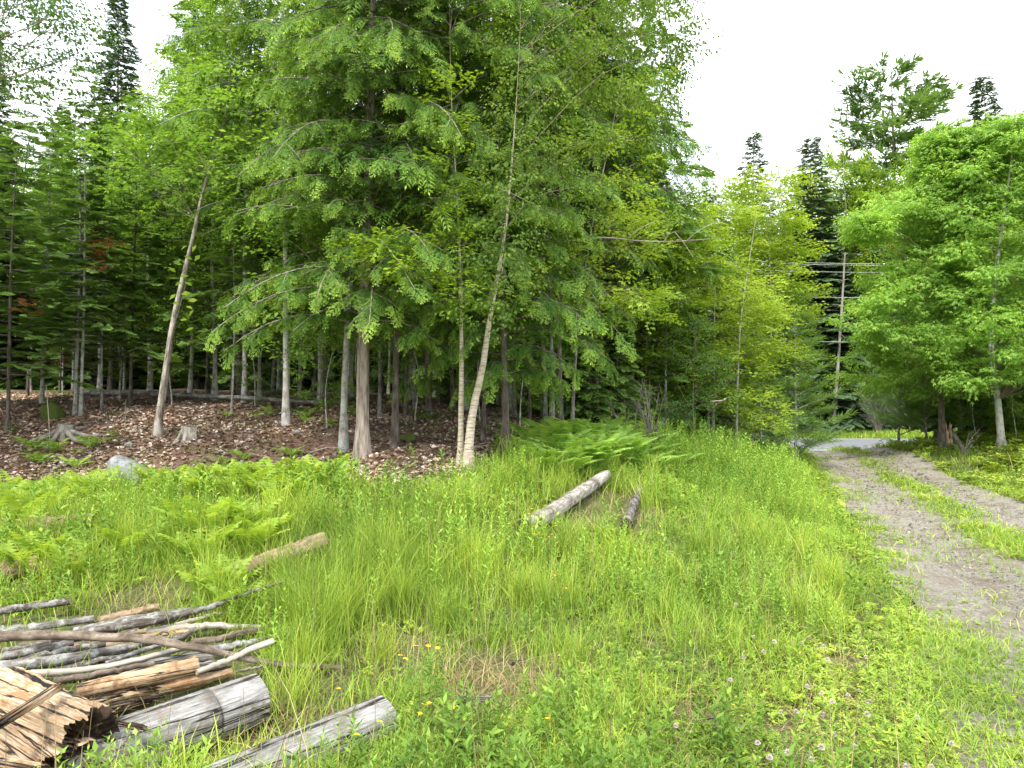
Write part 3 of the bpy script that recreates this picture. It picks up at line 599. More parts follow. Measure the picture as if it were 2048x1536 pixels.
# upper pole-like trunks given one by one: (px path, distance, radius, crown kind)
def firmesh(nm, seed, Ht, zb, rad, r0, nb, **k): return conifer(nm, seed, Ht, zb, rad, r0, nb, M[k.pop('lm', 'fir')], M[k.pop('bm', 'darkbark')], k.pop('T', T_FIR), **k)
FIRP = [firmesh('fir_a', 51, 7.5, 1.5, 1.35, .055, 64, bm='greybark', spray=.36, gap=.15, droop=(.12, .18), deadlow=8),
        firmesh('fir_b', 52, 6.2, 1.0, 1.25, .05, 60, spray=.34, gap=.15, droop=(.1, .2), deadlow=5),
        firmesh('fir_c', 53, 11, 2.3, 1.5, .06, 66, spray=.42, gap=.2, droop=(.15, .25), deadlow=14, T=T_FIRL, bm='greybark')]
POLE = [firmesh('pole_fir', 54, 9.5, 2.3, 1.2, .045, 52, spray=.42, gap=.2, droop=(.15, .3), deadlow=16, T=T_FIRL, bm='midbark', wob=.22),
        firmesh('pole_fir_b', 55, 10.5, 2.7, 1.4, .05, 54, spray=.45, gap=.2, droop=(.15, .3), deadlow=20, T=T_FIRL, bm='darkbark', wob=.3)]
DENSE = [firmesh('dense_fir', 56, 10, .6, 2.0, .09, 84, spray=.6, gap=.2, droop=(.1, .3), T=T_FIRL), firmesh('dense_spruce', 57, 12, .5, 2.1, .11, 90, spray=.6, gap=.2, droop=(.1, .35), T=T_FIRL, lm='spruce')]
def bmesh_(nm, seed, Ht, zb, rad, nclump, lm='beech', bm='greybark', T=None, r0=.06, leaf=.34, ntw=14, cr=.42, flat=.35, wob=.25, **k):
    p = trunk_path(Ht, (0, 0), wob, 14, np.random.default_rng(seed)); return broadleaf(nm, seed, p, r0, envelope(seed, nclump, zb, Ht*1.0, rad), M[lm], M[bm], T or T_BCH, ntw, cr, flat, leaf, **k)
BEE = [bmesh_('beech_a', 61, 6, 1.3, 1.5, 70, ntw=16), bmesh_('beech_b', 62, 8.5, 2, 1.7, 90, r0=.06, ntw=16), bmesh_('beech_c', 63, 3.2, .7, 1.0, 22, r0=.025, leaf=.3)]
heroes = [
 (FIRP[0], 152, 11.6, .3, .66, 'fir_tree', 'fir with the thinner, darker stem of the close pair behind the mossy burl'),
 (FIRP[2], 163, 11.4, 1.9, .5, 'fir_tree', 'fir with the paler, thicker stem of the close pair behind the mossy burl'),
 (POLE[0], 205, 11.6, 4, .5, 'fir_tree', 'thin pole-like young fir just beside the close pair of grey trunks'),
 (FIRP[1], 18, 10.6, 5, .72, 'fir_tree', 'layered dark fir at the left border of the photo behind the bank'),
 (FIRP[0], 85, 12.8, 2, .66, 'fir_tree', 'bushy layered fir between the left border and the close pair of trunks'),
 (FIRP[1], 262, 12.4, 1, .72, 'fir_tree', 'layered fir between the close pair of trunks and the leaning trunk'),
 (FIRP[0], -60, 11.6, 1.2, .85, 'fir_tree', 'dense dark fir half out of the photo at its left border'),
 (POLE[1], 340, 12.5, 2.2, .45, 'fir_tree', 'straight thin fir stem right behind the leaning flaky trunk'),
 (POLE[0], 464, 11.6, 1, .5, 'fir_tree', 'very thin upright fir stem with dead side twigs, nearest the slim pale hemlock'),
 (BEE[1], 489, 13.0, 1, .9, 'beech_tree', 'crooked slim beech with bulging grey stem beside the slim pale hemlock'),
 (BEE[0], 688, 9.6, 3, 1.0, 'beech_tree', 'small beech with crooked mottled stem just left of the big hemlock trunk'),
 (hemF, 790, 9.3, 2, .95, 'hemlock_tree', 'hemlock with mottled lichen-spotted trunk just right of the big hemlock trunk'),
 (POLE[1], 966, 9.9, 3, .7, 'fir_tree', 'thin dark fir stem right of the two birch trunks'),
 (POLE[0], 1104, 11.8, 5, 1.0, 'fir_tree', 'straight dark fir stem rising behind the ferns'),
 (hemG, 1262, 14.5, 4, .9, 'hemlock_tree', 'tall hemlock behind the maple with the leaning pale trunk'),
 (DENSE[0], 1235, 13.5, 1, .28, 'fir_tree', 'low bushy fir behind the bare grey brush'),
 (DENSE[0], 1180, 12.9, 2.5, .24, 'fir_tree', 'low dark fir behind the fern patch'),
 (FIRP[1], 1290, 15, 2.5, .95, 'fir_tree', 'dark fir behind the bare grey brush, taller than the bushy one'),
]
for me, px, d, rz, s, nm, lb in heroes: tree(nm, lb, 'tree', me, base(px, d), rz, None, s)
# more dark poles in the shade behind the big hemlock
for i, (px, d, s) in enumerate([(600, 14, .8), (625, 15.5, .9), (645, 13.2, .7), (812, 12.6, .8), (830, 13.5, .9), (905, 14, .9), (1030, 14.5, .9), (1060, 13.2, .7), (545, 15, .9), (415, 15.5, .9), (240, 15, .6), (300, 16.5, .65), (120, 15.5, .6), (55, 14.5, .6), (760, 12.2, .75), (1085, 16, 1)]):
    tree('fir_tree', 'thin dark fir stem standing in the shade behind the front row of trees', 'tree', POLE[i % 2], base(px, d), i*1.7, 'thin fir stems in the shaded woods', s, tilt=(rg.normal(0, .03), rg.normal(0, .03)))
# understorey beeches with light leaves
for i, (px, d, s, k) in enumerate([(640, 13.5, .9, 0), (700, 16, 1.1, 0), (560, 17, 1.1, 0), (430, 13.6, .95, 0), (380, 15, .8, 1), (520, 14.6, .8, 0), (300, 14.3, .9, 0), (930, 15, 1, 0), (1020, 16, 1, 1), (200, 16.8, 1, 0), (820, 17.5, 1.2, 0), (60, 17, .9, 0), (1090, 13.8, .8, 0)]):
    tree('beech_tree', 'young beech spreading light green leaves under the conifers, deeper in than the front trunks', 'tree', BEE[k], base(px, d), i*2.1, 'young beeches in the understorey', s)
for i, (px, d, s) in enumerate([(655, 10.6, .5), (345, 12.2, .55), (510, 12.4, .5), (830, 11.5, .5), (1040, 10.9, .55), (960, 12.5, .6), (720, 12, .6), (240, 13, .6)]):
    tree('beech_sapling', 'knee-high to waist-high beech sapling on the shaded leaf mould', 'sapling', BEE[2], base(px, d), i*1.3, 'beech saplings on the leaf mould', s)
# deep woods
r_ = np.random.default_rng(5); kinds = [(POLE[0], 'fir_tree'), (POLE[1], 'fir_tree'), (FIRP[2], 'fir_tree'), (BEE[1], 'beech_tree'), (DENSE[0], 'fir_tree'), (DENSE[1], 'spruce_tree'), (hemF, 'hemlock_tree')]
LBD = {'fir_tree': 'fir deep in the shaded woods behind the front trees', 'beech_tree': 'slender beech deep in the shaded woods behind the front trees', 'spruce_tree': 'dense spruce closing the view far back in the woods', 'hemlock_tree': 'hemlock deep in the shaded woods behind the front trees'}
HT = {m_[1].name: max(v.co.z for v in m_[1].vertices) for m_, _ in kinds}
for row, (dd, n) in enumerate([(17.5, 15), (20, 15), (23, 16), (26.5, 20), (30, 24), (34, 26), (38, 26)]):
    for k in range(n):
        px = -160+(1480-row*14+160)*(k+r_.uniform(.15, .85))/n; d = dd+r_.uniform(-1.2, 1.2)
        x, y, z = base(px, d)
        if x > 9.5 or (y > 27.5 and x > 6): continue
        w_ = [.16, .14, .16, .26, .08, .06, .14] if dd < 22 else ([.05, .05, .1, .2, .25, .2, .15] if dd < 28 else [0, 0, 0, .1, .48, .42, 0])
        me, nm = kinds[r_.choice(7, p=w_)]
        top = r_.uniform(270, 430) if px < 350 else (r_.uniform(230, 450) if px < 1150 else r_.uniform(360, 450))
        s = min(1.25, ((830-top)/F*d+CAMZ-z)/HT[me[1].name]*1.02)
        tree(nm, LBD[nm], 'tree', me, (x, y, z-.05), r_.uniform(0, 6), nm.split('_')[0]+' trees deep in the shaded woods', s)
# spires against the sky, upper left
SPI = firmesh('spire_spruce', 58, 17, 2.0, 2.3, .12, 300, spray=.55, gap=.18, droop=(.0, .25), T=T_SPR, lm='spruce', upturn=.12, shape='spire', spf=.35)
def spire(px, top, d, lb, nm='spruce_tree', s=1.0, bz=None):
    x, y, z = base(px, d); top -= 6; hh = (830-top)/F*d+CAMZ-z; k = hh/17; tree(nm, lb, 'tree', SPI, (x, y, z), px*.1, None, 1).scale = (k*s, k*s, k)
spire(222, -30, 21, 'tall thin spruce with open grey branches against the sky, upper left')
spire(112, 205, 24, 'slim pointed spruce top peeking above the layered firs on the left')
spire(395, -60, 23, 'tall spruce behind the leaning tree, top cut by the upper border')
# near tree hanging in at the upper left
f = np.array(base(-330, 7.5)); p = trunk_path(7.5, (.3, .2), .2, 14, rg)
cl = np.vstack([grid_clumps(f, 71, 40, (-150, -60, 150, 160), 7.2, .7), pc(f, [(60, 135, 7), (100, 130, 7.2), (20, 60, 7), (-30, 150, 7.2), (140, 60, 7.2), (40, -10, 7)])])
me = broadleaf('corner_tree', 72, p, .12, cl, M['darkleaf'], M['darkbark'], T_BIR, 16, .24, .6, .24, limbz=(.5, 1), limbs=1)
tree('birch_tree', 'dark leafy boughs reaching in at the upper left corner from a tree outside the photo', 'tree', me, tuple(f))
spire(-30, 60, 12.5, 'dark drooping spruce cut by the left border high up', s=.9)

for px, d, sc_, me_, nm_, lb_ in [(1195, 13.2, 1.15, hemG, 'hemlock_tree', 'full dark hemlock behind the leaning pale maple, its head above the maple leaves'), (1120, 12.4, 1.1, hemF, 'hemlock_tree', 'dark hemlock between the birches and the leaning pale maple, a step back'), (1245, 16, 1.3, FIRP[2], 'fir_tree', 'tall dark fir behind the maples at the right end of the tall tree group')]:
    tree(nm_, lb_, 'tree', me_, base(px, d), px*.7, None, sc_)
spire(1178, -80, 17, 'tall dark spruce trunk and crown reaching the upper border behind the birch leaves', s=1.25)
spire(1268, 130, 19, 'dark spruce top just under the hanging birch leaves', s=1.4)
spire(1318, 330, 20, 'shorter dark spruce at the right edge of the tall tree group', s=1.5)
# ---- right of the woods: young maples, soft pines
def mapl(nm, seed, foot, pix, d, r0, boxes, lm='yellowgreen', bm='greybark', T=None, ntw=24, cr=.42, flat=.4, leaf=.32, dj=.9, name='maple_tree', label='', limbs=1):
    f, p = ppath(pix, d, 16); cl = np.vstack([grid_clumps(f, seed+i, n, bx, d+do, dj) for i, (n, bx, do) in enumerate(boxes)])
    me = broadleaf(nm, seed, p, r0, cl, M[lm], M[bm], T or T_MAP, ntw, cr, flat, leaf, limbz=(.12, .97), limbs=limbs, ex=1.4); return tree(name, label, 'tree', me, tuple(f))
mapl('maple_b', 81, 0, [(1330, 862), (1332, 700), (1336, 500), (1340, 380)], 15, .045, [(26, (1270, 470, 1400, 640), -.3), (10, (1290, 380, 1380, 470), 0), (22, (1270, 630, 1400, 840), .2)], 'maple', cr=.36, leaf=.3, label='maple with green layered foliage standing behind the bare grey brush')
mapl('maple_c', 91, 0, [(1425, 865), (1428, 700), (1432, 520), (1440, 400)], 17.5, .06, [(12, (1380, 390, 1480, 470), 0), (30, (1345, 470, 1510, 660), 0), (18, (1370, 650, 1500, 800), .2)], label='yellow-green maple at the road end of the wood edge, left of the tallest young one')
mapl('maple_d', 101, 0, [(1470, 868), (1476, 740), (1484, 620), (1505, 480), (1520, 380)], 16.5, .05, [(26, (1430, 560, 1560, 720), -.2), (16, (1420, 700, 1520, 850), -.2)], leaf=.3, label='young maple with thin grey stem visible low down among layered bright leaves')
mapl('maple_e', 111, 0, [(1545, 870), (1542, 700), (1540, 520), (1530, 360)], 20.5, .08, [(16, (1480, 350, 1590, 450), 0), (40, (1450, 440, 1605, 620), 0), (24, (1480, 610, 1620, 800), -.2)], leaf=.38, cr=.48, label='tallest bright yellow-green maple at the end of the wood edge beside the driveway mouth')
mapl('shrub_a', 121, 0, [(1388, 868), (1386, 800), (1390, 700)], 14.6, .03, [(26, (1330, 640, 1440, 860), 0)], 'darkleaf', 'twig', T_BIR, 24, .3, .7, .24, .6, 'willow_shrub', 'grey-green small-leaved shrub below the maples, behind the bare grey brush')
YP = conifer('young_pine', 131, 5.0, .3, 1.15, .05, 60, M['softpine'], M['greybark'], T_PIN, spray=.38, gap=.09, droop=(.5, .12), upturn=.1, shape='cone', sidefrac=.5)
tree('young_pine', 'soft feathery young white pine beside the driveway mouth, under the bright maple', 'tree', YP, base(1590, 20), .4, None, .98)
tree('young_pine', 'small soft young pine tucked among the maples at the wood edge', 'tree', YP, base(1520, 18.2), 2.4, None, .62)
mapl('maple_f', 141, 0, [(1500, 862), (1512, 830), (1530, 800)], 15.6, .02, [(10, (1490, 805, 1560, 860), 0)], 'yellowgreen', 'twig', T_MAP, 8, .2, .5, .24, .4, 'maple_sapling', 'small maple sapling with reddish-yellow leaves at the foot of the wood edge')
# across the road
PINE = conifer('white_pine', 151, 24, 6.5, 5.2, .22, 62, M['pine'], M['darkbark'], [t_pine(9, 12, .6, .11), t_pine(10, 12, .6, .11)], spray=.9, gap=.22, droop=(.28, .05), upturn=.12, shape='wide', sidefrac=.45, jit=.4, taper=1.1)
x, y, z = base(1795, 50); tree('white_pine', 'tall broad white pine with open spreading branches standing above all trees across the road', 'tree', PINE, (x, y, z), 1.0, None, ((830-118)/F*50+CAMZ-z)/24).scale[:2] = (1.5, 1.5)
spire(1513, 262, 47, 'narrow pointed spruce spire above the yellow-green maples', s=1.15)
spire(1628, 275, 44, 'blunt dark spruce beside the tall white pine, grey trunk showing lower down', s=1.45)
spire(1984, 145, 46, 'pointed spruce spire at the right border, beyond the oak', s=1.25)
BIGL = bmesh_('roadside_birch', 161, 15, 3.5, 3.4, 90, 'maple', 'greybark', T_BCH, .13, .8, 16, .85, .55)
for px, top, d, lb, s in [(1705, 300, 45, 'mid-green birch left of the tall white pine, across the road', 1.0), (1760, 345, 43.5, 'mid-green birch right below the tall white pine, across the road', .9), (1590, 400, 46, 'mid-green birch behind the bright maples, across the road', 1), (1900, 280, 44, 'mid-green birch behind the oak, across the road', 1), (2060, 240, 41.5, 'green birch at the right border behind the oak', 1.1), (1440, 390, 44, 'pale green birch showing above the maples at the left of the spruce spire', 1), (1375, 370, 40, 'pale green birch showing above the maples beside the open sky', .9)]:
    x, y, z = base(px, d); k = ((830-top)/F*d+CAMZ-z)/15; tree('birch_tree', lb, 'tree', BIGL, (x, y, z), px, None, k).scale = (k*s*.8, k*s*.8, k)
for i, (px, top, d) in enumerate([(1560, 450, 43), (1600, 420, 44.5), (1650, 380, 43), (1675, 400, 45), (1715, 360, 47), (1570, 380, 48), (1640, 330, 49), (1690, 480, 42.5), (1725, 430, 44), (1770, 440, 43), (1815, 430, 45), (1860, 420, 43.5), (1920, 380, 45), (1965, 400, 43), (2020, 360, 44.5), (2090, 330, 43), (1500, 430, 45), (1440, 450, 44), (1380, 460, 42), (2160, 330, 44), (1640, 430, 48), (1740, 400, 49), (1840, 390, 49), (1700, 560, 42.2), (1790, 600, 42.2), (1620, 620, 42.2)]):
    x, y, z = base(px, d); k = ((830-top)/F*d+CAMZ-z)/12; tree('fir_tree', 'dark fir in the dense wood across the road', 'tree', DENSE[1], (x, y, z-.2), i*1.1, 'dark firs across the road', k).scale = (k*1.1, k*1.1, k)
for i, (px, d, s) in enumerate([(1640, 42, .8), (1700, 42.6, 1), (1745, 42, .8), (1600, 42.4, 1), (1850, 41.8, 1), (1930, 41.6, .9), (1990, 41.4, 1)]):
    tree('beech_tree', 'young beech with light leaves at the far roadside in front of the dark firs', 'tree', BEE[0], base(px, d), i, 'young beeches at the far roadside', s)
f, p = ppath([(1665, 862), (1674, 760), (1682, 640), (1687, 560), (1690, 505)], 40.8, 14); tm = MB(); rr = np.random.default_rng(6)
p[0, 2] -= .2; tube(tm, p, np.linspace(.09, .035, 14), 9, rough=.08, rng=rr)
sn = thing('dead_tree', 'bare dead tree trunk, pale and slightly crooked, at the far roadside behind the wires', 'tree', tuple(f)); 
for k in range(16):
    z = rr.uniform(.8, 9); b_ = at(p, z); a = rr.uniform(0, 6.28); l = rr.uniform(.3, 1.1); tube(tm, spline([b_, b_+[math.cos(a)*l*.5, math.sin(a)*l*.5, .1], b_+[math.cos(a)*l, math.sin(a)*l, -.1]], 5), np.linspace(.02, .006, 5), 4, cap=False)
obj('trunk', tm.build('snag', [M['deadbark']], True), sn)
# oak and neighbours on the right
prof = lambda f: (math.sin(math.pi*min(1, .2+.8*f*1.02))**.55) if f < 1 else .1
f, p = ppath([(1884, 888), (1882, 800), (1878, 700), (1885, 560), (1900, 420), (1915, 290)], 22, 18)
cl = np.vstack([envelope(170, 150, 1.75, 9.4, 2.65, .3, 0, lambda q: min(1, (1-q)**.62*1.12)*(.8+.2*math.sin(q*20)), inner=.45), grid_clumps(f, 172, 12, (1720, 400, 1800, 470), 21, .8), grid_clumps(f, 173, 12, (1700, 560, 1800, 720), 21, .8)])
me = broadleaf('oak', 171, p, .12, cl, M['oak'], M['darkbark'], T_OAK, 42, .48, .42, .38, limbz=(.15, .96), limbs=1)
tree('oak_tree', 'big bright green oak on the right verge of the driveway, leaves in drooping clusters', 'tree', me, tuple(f))
f, p = ppath([(2003, 885), (1995, 800), (1982, 700), (1990, 560), (2010, 420), (2030, 260)], 20.5, 18)
cl = envelope(181, 140, 1.6, 9.3, 2.6, .7, .3, lambda q: min(1, (1-q)**.5*1.1), inner=.4)
me = broadleaf('oak_b', 182, p, .12, cl, M['oak'], M['greybark'], T_OAK, 40, .5, .42, .38, limbz=(.15, .96), limbs=1)
tree('oak_tree', 'second oak at the right border with a leaning bare grey trunk', 'tree', me, tuple(f))
tree('young_pine', 'feathery young pine left of the oak, at the end of the right verge', 'tree', YP, base(1795, 26.5), 1.4, None, 1.05)
tree('young_pine', 'wide feathery young pine low behind the oak trunk', 'tree', YP, base(1850, 25), 3.4, None, .95)
for i, (px, d, s) in enumerate([(1930, 25, .9), (1975, 26, 1), (2050, 24, 1), (2110, 22, 1), (1900, 27.5, 1), (2035, 27.5, 1.1)]):
    tree('fir_tree', 'dark fir in the shade behind the two oaks', 'tree', DENSE[0], base(px, d), i, 'dark firs behind the oaks', s*.62)
for i, (px, d, s) in enumerate([(1950, 22.5, .75), (2030, 21, .7), (1920, 24, .8), (2075, 20, .8)]):
    tree('beech_sapling', 'leafy shrub-like sapling growing low under the two oaks', 'sapling', BEE[2], base(px, d), i, 'saplings under the oaks', s)
for i, (x, y) in enumerate([(15, 12), (17, 8), (14.5, 16), (-8, 6.5), (-9, 9), (18, 3)]):
    x2, y2, z2 = x, y, h1(x, y); tree(['oak_tree', 'fir_tree'][i > 2 and i < 5], ['oak beside the driveway, outside the photo to its right', 'fir at the end of the bank, outside the photo to its left'][i > 2 and i < 5], 'tree', BEE[1] if not (i > 2 and i < 5) else FIRP[2], (x2, y2, z2), i, 'trees just outside the photo', .9)

# ------------------------------------------------------------------ ground cover
def inpoly(x, y, poly):
    c = np.zeros(x.shape, bool); n = len(poly)
    for i in range(n):
        x1, y1 = poly[i]; x2, y2 = poly[(i+1) % n]
        k = ((y1 > y) != (y2 > y)) & (x < (x2-x1)*(y-y1)/((y2-y1) if y2 != y1 else 1e-9)+x1); c ^= k
    return c
PILE = [tuple(gp(*q)[:2]) for q in [(-250, 1240), (200, 1232), (330, 1245), (520, 1300), (540, 1400), (520, 1470), (420, 1560), (-300, 1700), (-600, 1500)]]
LOGB = [tuple(gp(*q)[:2]) for q in [(400, 1560), (600, 1475), (745, 1425), (800, 1440), (790, 1500), (640, 1640), (350, 1800)]]
BARE = [(gp(1000, 1345)[:2], .3), (gp(790, 1310)[:2], .28), (gp(975, 1400)[:2], .25), (gp(1225, 1010)[:2], .7), (gp(640, 1370)[:2], .25), (gp(600, 1440)[:2], .3), (gp(1400, 1440)[:2], .15), (gp(300, 1215)[:2], .4), (gp(500, 1175)[:2], .25), (gp(570, 1150)[:2], .25), (gp(630, 1120)[:2], .22), (gp(110, 1080)[:2], .3), (gp(20, 1080)[:2], .3), (gp(60, 1175)[:2], .25), (gp(130, 1160)[:2], .22), (gp(1085, 1075)[:2], .25), (gp(1150, 1040)[:2], .3), (gp(1262, 1060)[:2], .25), (gp(1190, 1000)[:2], .35), (gp(255, 1000)[:2], .35), (gp(900, 1470)[:2], .12), (gp(1690, 1330)[:2], .15), (gp(1560, 1470)[:2], .15), (gp(570, 1480)[:2], .25)]
def bare(x, y):
    o = np.zeros(x.shape)
    for (cx_, cy_), r in BARE: o = np.maximum(o, np.exp(-(((x-cx_)**2+(y-cy_)**2)/r**2)))
    return np.clip(o*1.3+.25*fbm(x, y, 4, 21)*(o > .1), 0, 1)
def sample(n, seed, d0=1.9, d1=30, ang=42, power=1.0):
    r = np.random.default_rng(seed); d = d0*(d1/d0)**(r.random(n)**power); a = np.tan(R(ang))*r.uniform(-1, 1, n)
    return a*d, d
def masks(x, y):
    me_ = (y < yedge(x)+.12*fbm(x, y, 3, 4)) & (x < xl(y)+.1*fbm(x, y, 3, 6)) & (y < 29.5)
    ve = (x > xr(y)-.12+.12*fbm(x, y, 3, 7)) & (y < 29.3)
    fa = (y > roady(x, 7.5)) & (y < roady(x, 11.5)) & (x > 6)
    me_ |= (y < 29.4) & (y > 27) & (x < xl(y)-.1) & (x > 6)
    return me_, ve, fa
def hmap(x, y):
    """how tall the meadow grows here"""
    h = .15+.06*fbm(x, y, 1.3, 12)+.05*fbm(x, y, 4, 13)
    s = np.clip((y-4.4)/3, 0, 1)*np.clip((xl(y)-x)/1.4, 0, 1); h = h+.11*s*(1+.5*fbm(x, y, 1.9, 14))
    s2 = np.clip((y-8)/4, 0, 1)*np.clip((x+1)/1, 0, 1)*np.clip((xl(y)-x)/1.0, 0.1, 1); h = h+.2*s2
    h = h+.06*np.clip((1-x)/2, 0, 1); fx = (x-1.3)/1.9; fy = (y-10.2)/2.0; h = h*(1-.6*np.exp(-(fx*fx+fy*fy))); h = h*np.where(x < 0, .45+.55*np.clip((yedge(x)-y)/1.6, 0, 1), 1)
    h = h*np.where(x > xr(y)-.3, .9+.25*np.clip((y-15)/8, 0, 1)*np.clip((x-xr(y))/2, 0, 1), 1); return np.clip(h, .1, .8)
def blades(x, y, h, w_, lean, seed, m, name, label=None, z=None, curl=1.0):
    r = np.random.default_rng(seed); n = len(x); z = H(x, y) if z is None else z; az = r.uniform(0, 6.283, n); fa = az+math.pi/2+r.normal(0, .5, n)
    d = np.stack([np.cos(az), np.sin(az), 0*az], -1); s = np.stack([np.cos(fa), np.sin(fa), 0*az], -1)
    t = np.array([0, .38, .74, 1.0]); ww = np.array([.75, 1, .7, .08]); P0 = np.stack([x, y, z-.01], -1)
    up = t[None]*(1-.28*(lean*curl)[:, None]*t[None]**2)
    c = P0[:, None]+np.stack([0*up, 0*up, up*h[:, None]], -1)+d[:, None]*((lean*h)[:, None]*t[None]**1.9)[..., None]
    V = np.stack([c+s[:, None]*(w_[:, None]*ww[None]/2)[..., None], c-s[:, None]*(w_[:, None]*ww[None]/2)[..., None]], 2).reshape(-1, 3)
    k = np.arange(n)[:, None, None]*8; q = np.array([[0, 1, 3, 2], [2, 3, 5, 4], [4, 5, 7, 6]])[None]
    o = obj(name, mesh(name, V, (k+q).reshape(-1, 4), m, attr=np.tile(np.repeat(t, 2), n)), kind='stuff'); return o
r_ = np.random.default_rng(201)
x, y = sample(420000, 202); me_, ve, fa = masks(x, y); inp = inpoly(x, y, PILE); br = bare(x, y); clump = np.clip(.62+.5*fbm(x, y, 2.4, 31)+.4*fbm(x, y, 6, 32), .08, 1)
keep = (me_ | ve) & (r_.random(len(x)) < (1-.9*br)*np.where(inp, .05, 1)*np.where(inpoly(x, y, LOGB), .3, 1)*clump)
near_edge = me_ & (x > xl(y)-.9) & (y < 8); keep &= ~((x > -.8) & (y < 7) & (r_.random(len(x)) < .3*np.clip((x+.8)/1.5, 0, 1))); keep &= ~(near_edge & (r_.random(len(x)) < .55*np.clip((x-xl(y)+.9)/.9, 0, 1)))
x, y = x[keep], y[keep]; d = np.hypot(x, y)
hh = hmap(x, y)*r_.uniform(.45, 1.25, len(x)); hh *= np.where(near_edge[keep], .5, 1)
blades(x, y, hh, np.maximum(.0042, d*.00075)*r_.uniform(.6, 1.3, len(x)), r_.uniform(.1, 1.0, len(x)), 203, M['grass'], 'grass')
# far verge and seed stalks
x = r_.uniform(6, 34, 14000); y = roady(x, 0)+r_.uniform(7.45, 11.8, 14000)
blades(x, y, r_.uniform(.15, .5, len(x)), np.full(len(x), .03), r_.uniform(.1, .6, len(x)), 204, M['grass'], 'verge_grass')
# tall tufts
tx, ty, th = [], [], []
TUFT = [(780, 1180, .55), (800, 1240, .5), (650, 1300, .55), (600, 1270, .5), (700, 1200, .5), (560, 1180, .4), (850, 1180, .4), (1090, 1235, .38), (1050, 1215, .35), (1330, 1240, .3), (950, 1150, .4), (880, 1260, .35), (760, 1330, .3), (610, 1350, .35), (640, 1210, .5), (740, 1150, .5), (820, 1110, .4), (700, 1260, .5), (330, 1130, .4), (250, 1110, .4), (420, 1110, .4), (180, 1160, .35), (60, 1110, .4), (1500, 1100, .35), (1620, 1120, .32), (1660, 1180, .38), (1690, 1200, .35), (1650, 1240, .3), (1400, 1120, .35), (1560, 1040, .4), (1250, 1130, .35), (1130, 1120, .4), (470, 1250, .35), (590, 1420, .3), (100, 1180, .35), (1150, 1330, .25), (1280, 1400, .22), (1560, 1400, .2), (1590, 1330, .22)]
for px, py, h in TUFT:
    c = gp(px, py); n = int(230*h/.4); a = r_.uniform(0, 6.28, n); q = np.abs(r_.normal(0, .11, n)); tx.append(c[0]+np.cos(a)*q); ty.append(c[1]+np.sin(a)*q); th.append(h*r_.uniform(.5, 1.15, n))
rt = [(r_.uniform(-6, 4.5), r_.uniform(4.5, 14)) for _ in range(330)]; rt = [q for i, q in enumerate(rt) if q[0] < .8 or i % 3 == 0]
for a_, b_ in rt:
    if b_ > yedge(a_)-.2 or a_ > xl(b_)-.2 or inpoly(np.array([a_]), np.array([b_]), PILE)[0]: continue
    n = 90; h = r_.uniform(.25, .5); a = r_.uniform(0, 6.28, n); q = np.abs(r_.normal(0, .1, n)); tx.append(a_+np.cos(a)*q); ty.append(b_+np.sin(a)*q); th.append(h*r_.uniform(.5, 1.15, n))
x, y, hh = np.concatenate(tx), np.concatenate(ty), np.concatenate(th); d = np.hypot(x, y)
blades(x, y, hh, np.maximum(.0035, d*.0007)*r_.uniform(.7, 1.2, len(x)), r_.uniform(.05, .85, len(x)), 206, M['tallgrass'], 'tall_grass')
# dry straw
x, y = sample(110000, 207, d1=16); me_, ve, fa = masks(x, y); br = bare(x, y); keep = me_ & (r_.random(len(x)) < .12+.2*np.clip(fbm(x, y, 2.0, 77), 0, 1)+.5*br) & ~(inpoly(x, y, PILE) & (r_.random(len(x)) < .5)); x, y = x[keep], y[keep]; d = np.hypot(x, y)
blades(x, y, r_.uniform(.04, .16, len(x)), np.maximum(.004, d*.0008), r_.uniform(.8, 2.6, len(x)), 208, M['dry'], 'dry_grass', curl=.6)
# seed stalks, pale thin
x, y = sample(1100, 209, d1=20); me_, ve, fa = masks(x, y); keep = (me_ | ve) & ~inpoly(x, y, PILE); x, y = x[keep], y[keep]; d = np.hypot(x, y)
blades(x, y, r_.uniform(.3, .6, len(x)), np.maximum(.003, d*.0006), r_.uniform(.05, .5, len(x)), 210, M['dry'], 'grass_seed_stalks')
# leafy weeds (goldenrod-like stems)
def t_weed(seed, n=26, ll=.17, lw=.03, bare_=.15):
    r = np.random.default_rng(seed); L = []; bx, by = r.normal(0, .07, 2)
    ax = lambda t: np.array([bx*t*t, by*t*t, t])
    for i in range(4):
        a, b = ax(i/4), ax((i+1)/4); L.append([a+[.006, 0, 0], a-[.006, 0, 0], b-[.005, 0, 0], b+[.005, 0, 0]])
    for k in range(n):
        t = bare_+(1-bare_)*k/(n-1); a = k*2.399+r.uniform(-.3, .3); l = ll*(1.05-.45*t)*r.uniform(.8, 1.2); e = .25+.75*t**3
        L.append(diamond(ax(t), (math.cos(a), math.sin(a), e), (r.uniform(-.3, .3), r.uniform(-.3, .3), 1), l, lw*r.uniform(.8, 1.2), .25))
    return tmpl(L)
T_WEED = [t_weed(i) for i in range(5)]+[t_weed(10, 20, .2, .05), t_weed(11, 34, .13, .022)]
